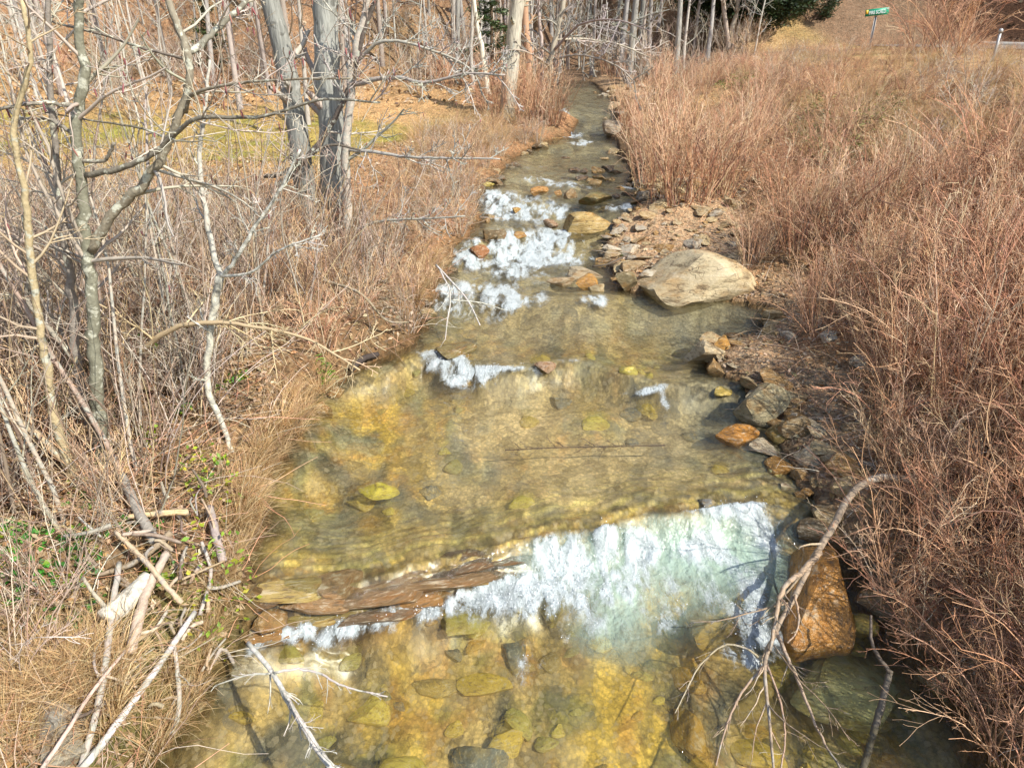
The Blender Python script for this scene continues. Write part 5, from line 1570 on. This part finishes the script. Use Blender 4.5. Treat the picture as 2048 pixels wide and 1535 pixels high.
    stick('drowned_branch', 'feathery dark drowned branch on the sandy bed of the upper pool', [(1330, 890, -.06), (1200, 893, -.06), (1100, 895, -.05), (1010, 900, -.05)], (4, 3), M_TWIG, (.09, .06, .06), 20, ground=False, twig=(26, 5, .14))
    stick('bank_branch', 'bleached branch hanging from the brushy bank over the water', [(872, 530, .9), (905, 565, .8), (935, 600, .65), (960, 650, .5)], (5, 3), M_PALE, (.60, .55, .47), 21, ground=False, subs=[([(880, 540, .9), (900, 585, .75), (895, 640, .5), (890, 680, .3)], (4, 2)), ([(905, 600, .7), (960, 605, .6), (1010, 620, .5)], (3, 2))], twig=(8, 3, .3))
    stick('bank_branch', 'dead branch lying along the brushy bank above the chute', [(640, 560, .3), (720, 590, .4), (770, 640, .4), (820, 690, .25)], (8, 4), M_DRIFT, DB, 22, twig=(12, 4, .3))
    stick('wet_stick', 'thin dark stick wedged between the flat grey slab and the stony bar', [(1185, 533, .35), (1215, 528, .4), (1250, 512, .45)], (4, 4), M_TWIG, (.12, .09, .07), 23, ground=False)
build_drift()

def build_drift_sticks():
    rng = np.random.default_rng(404)
    cols = [('grey', DG), ('brown', DB), ('tan', DT), ('pale', (.52, .44, .34)), ('dark', (.16, .12, .09))]
    for i in range(46):
        px, py = rng.uniform(190, 440), rng.uniform(985, 1420)
        a = rng.uniform(0, 6.28); L = rng.uniform(30, 105)
        cn, c = cols[rng.integers(0, 5)]
        l0, l1 = rng.uniform(.03, .2, 2)
        q = (px + L * math.cos(a), py + .7 * L * math.sin(a))
        w = rng.uniform(4, 11)
        mid = ((px + q[0]) / 2 + rng.uniform(-8, 8), (py + q[1]) / 2 + rng.uniform(-8, 8))
        stick('driftwood_stick', f"{'thin' if w < 6 else ('stout' if w > 9 else 'middling')} {'short' if L < 55 else ('long' if L > 85 else 'half length')} {cn} stick tangled in the driftwood pile", [(px, py, l0), (mid[0], mid[1], (l0 + l1) / 2 + .03), (q[0], q[1], l1)], (w, w * .7), M_DRIFT, c, 900 + i, 6, group='sticks tangled in the driftwood pile')
build_drift_sticks()

# ------------------------------------------------------------------ grass tussocks, green plants
def build_small_plants():
    rng = np.random.default_rng(61)
    TU = [tussock_mesh(800 + i, 230, .62, STRAW, .55, .0042, .12, 1.1) for i in range(4)]
    TL = [tussock_mesh(820 + i, 150, .8, STRAW, .35, .0036, .16, .9) for i in range(3)]
    for m in TU + TL: m.materials.append(M_STRAW)
    def tus(lb, gr, px, py, sc, lst=TU):
        p = on_ground(px, py)
        o = bpy.data.objects.new('straw_tussock', lst[rng.integers(0, len(lst))]); COL.objects.link(o)
        o.location = p; o.rotation_euler = (0, 0, rng.uniform(0, 6.28)); o.scale = (sc, sc, sc * .85)
        tag(o, lb, 'grass', gr)
    for px, py in [(575, 800), (600, 830), (560, 850), (545, 870), (590, 865), (520, 900), (500, 930), (530, 930), (480, 985), (500, 1010), (470, 1050), (610, 800), (640, 780), (560, 905)]:
        tus('straw tussock hanging over the water below the crooked pale sapling', 'tussocks along the straw edge', px, py, rng.uniform(.55, .85))
    for px, py in [(120, 1340), (180, 1330), (90, 1400), (150, 1420), (220, 1400), (40, 1500), (60, 1300), (20, 1420), (230, 1330), (160, 1380), (30, 1360), (110, 1380), (200, 1450), (50, 1440)]:
        tus('pale straw tussock over the split boulder', 'tussocks over the split boulder', px, py, rng.uniform(.6, .9))
    for px, py in [(300, 1420), (330, 1350), (350, 1450), (310, 1500), (400, 1290), (430, 1180), (470, 1110), (490, 1080), (505, 1040), (515, 1000), (455, 1150), (440, 1230), (420, 1270), (390, 1340), (380, 1400), (520, 960)]:
        tus('straw tussock among the poles at the edge of the lower pool', 'tussocks at the lower pool', px, py, rng.uniform(.45, .65))
    for px, py in [(860, 520), (850, 550), (870, 540), (840, 580), (830, 600)]:
        tus('straw tussock at the foot of the brushy bank by the chute', 'tussocks by the chute', px, py, rng.uniform(.6, .9))
    for i in range(40):
        px, py = rng.uniform(1560, 2040), rng.uniform(110, 330)
        tus(f'tall straw tussock on the slope below the road, nearest {near(*on_ground(px, py)[:2])}', 'straw tussocks below the road', px, py, rng.uniform(.45, .9), TL)
    for i in range(24):
        px, py = rng.uniform(830, 1040), rng.uniform(240, 310)
        tus('straw tussock on the flat beside the calm upper pool', 'tussocks by the calm pool', px, py, rng.uniform(.7, 1.1), TL)
    for i in range(10):
        px, py = rng.uniform(1890, 1990), rng.uniform(240, 290)
        tus('bright yellow flattened straw clump on the slope', 'yellow straw clumps', px, py, rng.uniform(.8, 1.1), TU)
    # green growth
    def green(name, lb, px, py, rad, n, sz, cols, tall=.0, gr=None, cat='plant', asp=.55):
        p = on_ground(px, py); B = MB()
        a = rng.uniform(0, 6.28, n); r = rad * np.sqrt(rng.random(n))
        x = p[0] + r * np.cos(a); y = p[1] + r * np.sin(a)
        pos = np.stack([x, y, H(x, y) + .03 + tall * rng.random(n)], 1)
        leaf_cards(B, pos, rng.uniform(.6, 1.2, n) * sz, jit(rng, cols, n, .25), rng, .6, asp)
        if not tall:
            o = link(name, B.mesh(name, off=p), M_GREEN, None, p); o['kind'] = 'stuff'; return tag(o, lb, cat, gr)
        t = thing(name, lb, cat, p, gr)
        o = link('foliage', B.mesh('foliage', off=p), M_GREEN, t); o['kind'] = 'stuff'
        A = MB(); m = 7
        base = np.tile(p, (m, 1)) + rng.normal(size=(m, 3)) * (.05, .05, 0)
        P = grow(rng, base, np.stack([rng.normal(size=m) * .5, rng.normal(size=m) * .5, np.ones(m)], 1), np.full(m, tall * 1.1), 6, .1, 0)
        tubes(A, P, np.linspace(.005, .002, 6)[None].repeat(m, 0), 4, np.array([.36, .27, .16]))
        o = link('stem_cluster', A.mesh('stem_cluster', off=p), M_TWIG, t); o['kind'] = 'stuff'
        return t
    G1 = np.array([(.07, .26, .03), (.10, .32, .04), (.05, .18, .03)])
    G2 = np.array([(.34, .42, .03), (.24, .38, .04), (.45, .44, .04), (.18, .30, .04)])
    green('green_herb', 'patch of bright green round leaved herbs in the leaf litter', 65, 1105, .26, 130, .028, G1, asp=.8)
    for px, py in [(140, 1100), (30, 1205), (75, 1265), (110, 1240), (160, 1245), (200, 1215), (30, 1400), (160, 1100), (18, 1440), (85, 1460)]:
        green('green_herb', 'small sprig of green leaves near the bright herb patch', px, py, .08, 14, .03, G1, gr='green sprigs on the litter', asp=.8)
    for i in range(26):
        px, py = rng.uniform(5, 520), rng.uniform(560, 1180)
        if px > 380 and py > 900: continue
        green('green_herb', f'green leafy sprig in the litter near {near(*on_ground(px, py)[:2])}', px, py, rng.uniform(.07, .2), int(rng.integers(16, 50)), .034, np.concatenate([G1, G2[:2]]), gr='green sprigs under the saplings', asp=.6)
    for px, py in [(30, 680), (60, 740), (20, 800), (90, 790), (50, 860), (20, 720), (110, 700), (150, 580), (90, 590)]:
        green('green_ground_cover', 'green ground cover in the shade behind the alder stems', px, py, .45, 170, .03, np.array([(.10, .20, .04), (.14, .26, .05), (.07, .13, .03)]), gr='ground cover behind the alder', asp=.5)
    green('grass_tuft', 'fresh green grass tuft at the straw bank by the dark log', 655, 758, .12, 90, .05, np.array([(.20, .40, .04), (.30, .46, .06)]), asp=.12)
    green('grass_tuft', 'green grass tuft on the tip of the leafy spit', 1418, 700, .10, 60, .045, np.array([(.14, .26, .04), (.22, .30, .06)]), asp=.12)
    green('grass_tuft', 'green grass tuft at the water edge of the stony bar', 1240, 508, .14, 60, .05, np.array([(.18, .28, .04), (.30, .32, .06)]), asp=.12)
    green('leafy_bush', 'yellow green leafy bush on the straw edge above the ledge', 428, 985, .22, 110, .030, G2, .40)
    green('leafy_bush', 'yellow green leafy bush overhanging the foam at the driftwood pile', 470, 1230, .26, 120, .028, G2, .45)
    green('leafy_bush', 'sparse yellow leaved sprig below the overhanging leafy bush', 420, 1300, .14, 26, .028, G2, .25)
    green('leafy_bush', 'small yellow green sprig under the crooked pale sapling', 310, 890, .10, 24, .03, G2, .18)
    for px, py in [(1500, 150), (1490, 170), (1520, 140), (1470, 160)]:
        green('green_ground_cover', 'green creeper on the bank under the pair of roadside trunks', px, py, .7, 120, .05, np.array([(.20, .26, .05), (.14, .19, .04)]), gr='creeper under the roadside trunks')
    for i in range(14):
        px, py = rng.uniform(1600, 1800), rng.uniform(230, 340)
        green('green_bramble', 'olive green leafed bramble patch on the slope below the road', px, py, .5, 90, .035, np.array([(.20, .21, .06), (.15, .15, .05), (.30, .26, .08)]), .5, gr='green brambles on the slope')
build_small_plants()

# ------------------------------------------------------------------ litter: leaves, straw, fallen twigs
def frustum_pts(rng, n, y0, y1, pw=1.0):
    u = rng.random(n)
    y = y0 * (y1 / y0) ** (u ** pw)
    x = rng.uniform(-.86, .86, n) * (y * CP + 2.0)
    return x, y

def build_litter():
    rng = np.random.default_rng(71)
    x, y = frustum_pts(rng, 95000, 2.2, 19)
    el = XL(y) - x; er = x - XR(y)
    keep = (el > .12) | (er > .10)
    nz = fbm(x * .8, y * .8, 3., 3)
    keep &= rng.random(len(x)) < np.clip(.62 + .5 * nz - .25 * ((er > 0) & (er < barw(y)) & (y > 10.5)), .1, 1)
    x = x[keep][:46000]; y = y[keep][:46000]
    z = H(x, y) + rng.uniform(.004, .04, len(x))
    mb = MB()
    leaf_cards(mb, np.stack([x, y, z], 1), rng.uniform(.016, .042, len(x)) * (1 + .02 * y), jit(rng, LITTER, len(x), .3), rng, .55, .5)
    o = link('leaf_litter', mb.mesh('leaf_litter', smooth=False), M_LEAF); o['kind'] = 'stuff'
    tag(o, 'brown dead leaves lying over both banks', 'leaf litter')
    # straw blades
    x, y = frustum_pts(rng, 60000, 2.2, 30)
    el = XL(y) - x; er = x - XR(y)
    nz = fbm(x * .7, y * .7, 9., 3)
    dens = np.where(el > 0, np.clip(.35 + .8 * nz, .05, 1), np.where(er > barw(y), np.clip(.25 + .6 * nz + .3 * S((y - 14) / 5), .05, 1), 0))
    dens = np.where((el > 0) & (y > 14), .6, dens)
    keep = ((el > .03) | (er > .2)) & (rng.random(len(x)) < dens) & (road_s(x, y) < -3)
    x = x[keep][:24000]; y = y[keep][:24000]; N = len(x)
    base = np.stack([x, y, H(x, y) - .01], 1)
    d = np.stack([rng.normal(size=N), rng.normal(size=N), rng.uniform(.3, 1.3, N)], 1)
    L = rng.uniform(.12, .38, N) * (1 + .015 * y)
    lawn = (y > 14) & (XL(y) - x > 2.5) & (y < 24)
    L = np.where(lawn, L * .45, L)
    P = grow(rng, base, d, L, 5, .12, -.08, .25)
    Wd = (rng.uniform(.0018, .0035, N) * (1 + .05 * y))[:, None] * np.linspace(1, .2, 5)[None]
    c = jit(rng, STRAW, N, .3)
    gmask = lawn & (rng.random(N) < .5)
    c[gmask] = jit(rng, np.array([(.36, .34, .08), (.26, .28, .06)]), int(gmask.sum()), .3)
    mb = MB(); ribbons(mb, P, Wd, c, rng)
    o = link('dry_grass', mb.mesh('dry_grass'), M_STRAW); o['kind'] = 'stuff'
    tag(o, 'dry straw coloured grass growing on both banks', 'grass')
    # fallen twigs and vine tangle
    x, y = frustum_pts(rng, 26000, 2.2, 16)
    el = XL(y) - x; er = x - XR(y)
    keep = (el > .0) | (er > .15)
    keep &= rng.random(len(x)) < np.where(el > 0, np.where(y < 4.6, .3, .6), np.where(er < barw(y), .25, .7))
    x = x[keep][:12000]; y = y[keep][:12000]; N = len(x)
    base = np.stack([x, y, H(x, y) + rng.uniform(.0, .12, N)], 1)
    d = np.stack([rng.normal(size=N), rng.normal(size=N), rng.uniform(-.1, .8, N)], 1)
    P = grow(rng, base, d, rng.uniform(.15, .8, N), 6, .16, -.08)
    h = H(P[..., 0], P[..., 1]) + .008
    w = W(P[..., 0], P[..., 1])
    P[..., 2] = np.maximum(P[..., 2], np.maximum(h, np.where(P[..., 0] > -9, w - .3, h)))
    R = (rng.uniform(.0016, .0042, N) * (1 + .03 * y))[:, None] * np.linspace(1, .4, 6)[None]
    mb = MB(); tubes(mb, P, R, 3, jit(rng, np.concatenate([GREYB, RED[:4]]), N, .3))
    o = link('twig_litter', mb.mesh('twig_litter'), M_TWIG); o['kind'] = 'stuff'
    tag(o, 'tangle of thin fallen twigs and vines on the banks', 'twigs')
    # standing vines and canes woven through the saplings
    n = 2600
    y = rng.uniform(4.2, 11.5, n); x = XL(y) - rng.uniform(.7, 7, n)
    base = np.stack([x, y, H(x, y) - .02], 1)
    d = np.stack([.35 * rng.normal(size=n), .35 * rng.normal(size=n), np.ones(n)], 1)
    P = grow(rng, base, d, rng.uniform(.5, 2.2, n), 8, .10, -.01, .12)
    R = (rng.uniform(.0030, .0065, n) * (1 + .03 * y))[:, None] * np.linspace(1, .45, 8)[None]
    mb = MB(); tubes(mb, P, R, 4, jit(rng, np.concatenate([GREYB, [(.58, .44, .26), (.50, .36, .2), (.2, .14, .1)]]), n, .25))
    o = link('cane_tangle', mb.mesh('cane_tangle'), M_TWIG); o['kind'] = 'stuff'
    tag(o, 'tangle of thin tan canes standing between the alder saplings', 'canes')
    # coarse leaves on the far sunlit hillside and the slope above the road
    n = 16000
    x = rng.uniform(-26, 34, n); y = rng.uniform(20, 46, n)
    keep = ((XL(y) - x > 1.5) & (y > 24)) | (road_s(x, y) > 3.2)
    x = x[keep]; y = y[keep]
    mb = MB()
    leaf_cards(mb, np.stack([x, y, H(x, y) + .04], 1), rng.uniform(.05, .12, len(x)), jit(rng, LITTER, len(x), .35) * np.where(road_s(x, y) > 2.5, .28, 1.0)[:, None], rng, .7, .55)  # same leaves darkened above the road: the slope's shade in their colour
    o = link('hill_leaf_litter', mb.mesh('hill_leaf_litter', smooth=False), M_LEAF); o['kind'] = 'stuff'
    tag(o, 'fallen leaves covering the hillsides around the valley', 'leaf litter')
build_litter()

# ------------------------------------------------------------------ street sign and marker post
def build_sign():
    x, y = 14.1, 30.0
    g0 = float(H(x, y))
    top = on_y(1752, 30, y); x = top[0]; g0 = float(H(x, y))
    t = thing('street_sign', 'green street name sign with a yellow end patch on a steel post', 'sign', (x, y, g0), rz=math.radians(-14))
    hz = top[2] - g0
    def box(name, a, b, mat, parent):
        mb = MB()
        X = np.array([(i, j, k) for i in (a[0], b[0]) for j in (a[1], b[1]) for k in (a[2], b[2])], float)
        F = np.array([(0, 1, 3, 2), (4, 6, 7, 5), (0, 4, 5, 1), (2, 3, 7, 6), (0, 2, 6, 4), (1, 5, 7, 3)])
        mb.add(X, F, np.array([.4, .4, .4]))
        return link(name, mb.mesh(name, smooth=False), mat, parent)
    # U-channel post
    post = box('post', (-.035, -.01, -.4), (.035, .0, hz), M_STEEL, t)
    for s in (-1, 1):
        box('post_flange', (s * .035 - .006, -.04, -.4), (s * .035 + .006, -.012, hz - .005), M_STEEL, post)
    blade = box('sign_blade', (-.40, -.075, hz - .02), (.40, -.060, hz + .21), M_SIGN, t)
    blade.rotation_euler = (0, math.radians(-6), 0)
    blade.location = (0, 0, 0)
    blade.location = (-.5 * 0, 0, 0)
    # keep the tilt about the blade's own middle
    c = Vector((0, -.067, hz + .095)); Rm = Matrix.Rotation(math.radians(-6), 3, 'Y')
    blade.location = c - Rm @ c
    box('number_patch', (-.39, -.082, hz + .06), (-.30, -.077, hz + .19), M_SIGNY, blade)
    box('bracket', (-.05, -.058, hz - .06), (.05, -.042, hz + .06), M_STEEL, t)
    def text(body, name, size, px, pz):
        cu = bpy.data.curves.new(name, 'FONT'); cu.body = body; cu.size = size; cu.align_x = 'LEFT'; cu.align_y = 'CENTER'; cu.extrude = .002; cu.offset = .004
        o = bpy.data.objects.new(name, cu); COL.objects.link(o)
        dg = bpy.context.evaluated_depsgraph_get()
        me = bpy.data.meshes.new_from_object(o.evaluated_get(dg))
        bpy.data.objects.remove(o)
        me.materials.clear()
        o = link(name, me, M_SIGNW, blade); o.location = (px, -.079, pz); o.rotation_euler = (math.pi / 2, 0, 0)
        return o
    o = text('FIRE SCALD', 'lettering', .155, -.27, hz + .085); o.scale = (.72, 1.0, 1.0)
    o = text('RD', 'lettering', .06, .325, hz + .17)
    p = on_ground(1984, 125)
    t = thing('marker_post', 'short grey marker post in the grass beside the road', 'post', p)
    mb = MB(); tubes(mb, np.array([[[0, 0, -.2], [0, 0, .35], [0, 0, .7]]]), np.array([[.035, .035, .035]]), 8, np.array([.4, .4, .4]), cap=True)
    link('post', mb.mesh('post'), M_STEEL, t)
    mb = MB(); tubes(mb, np.array([[[0, 0, .701], [0, 0, .76], [0, 0, .80]]]), np.array([[.055, .055, .03]]), 10, np.array([.3, .3, .3]), cap=True)
    link('cap', mb.mesh('cap'), M_STEEL, t)
build_sign()
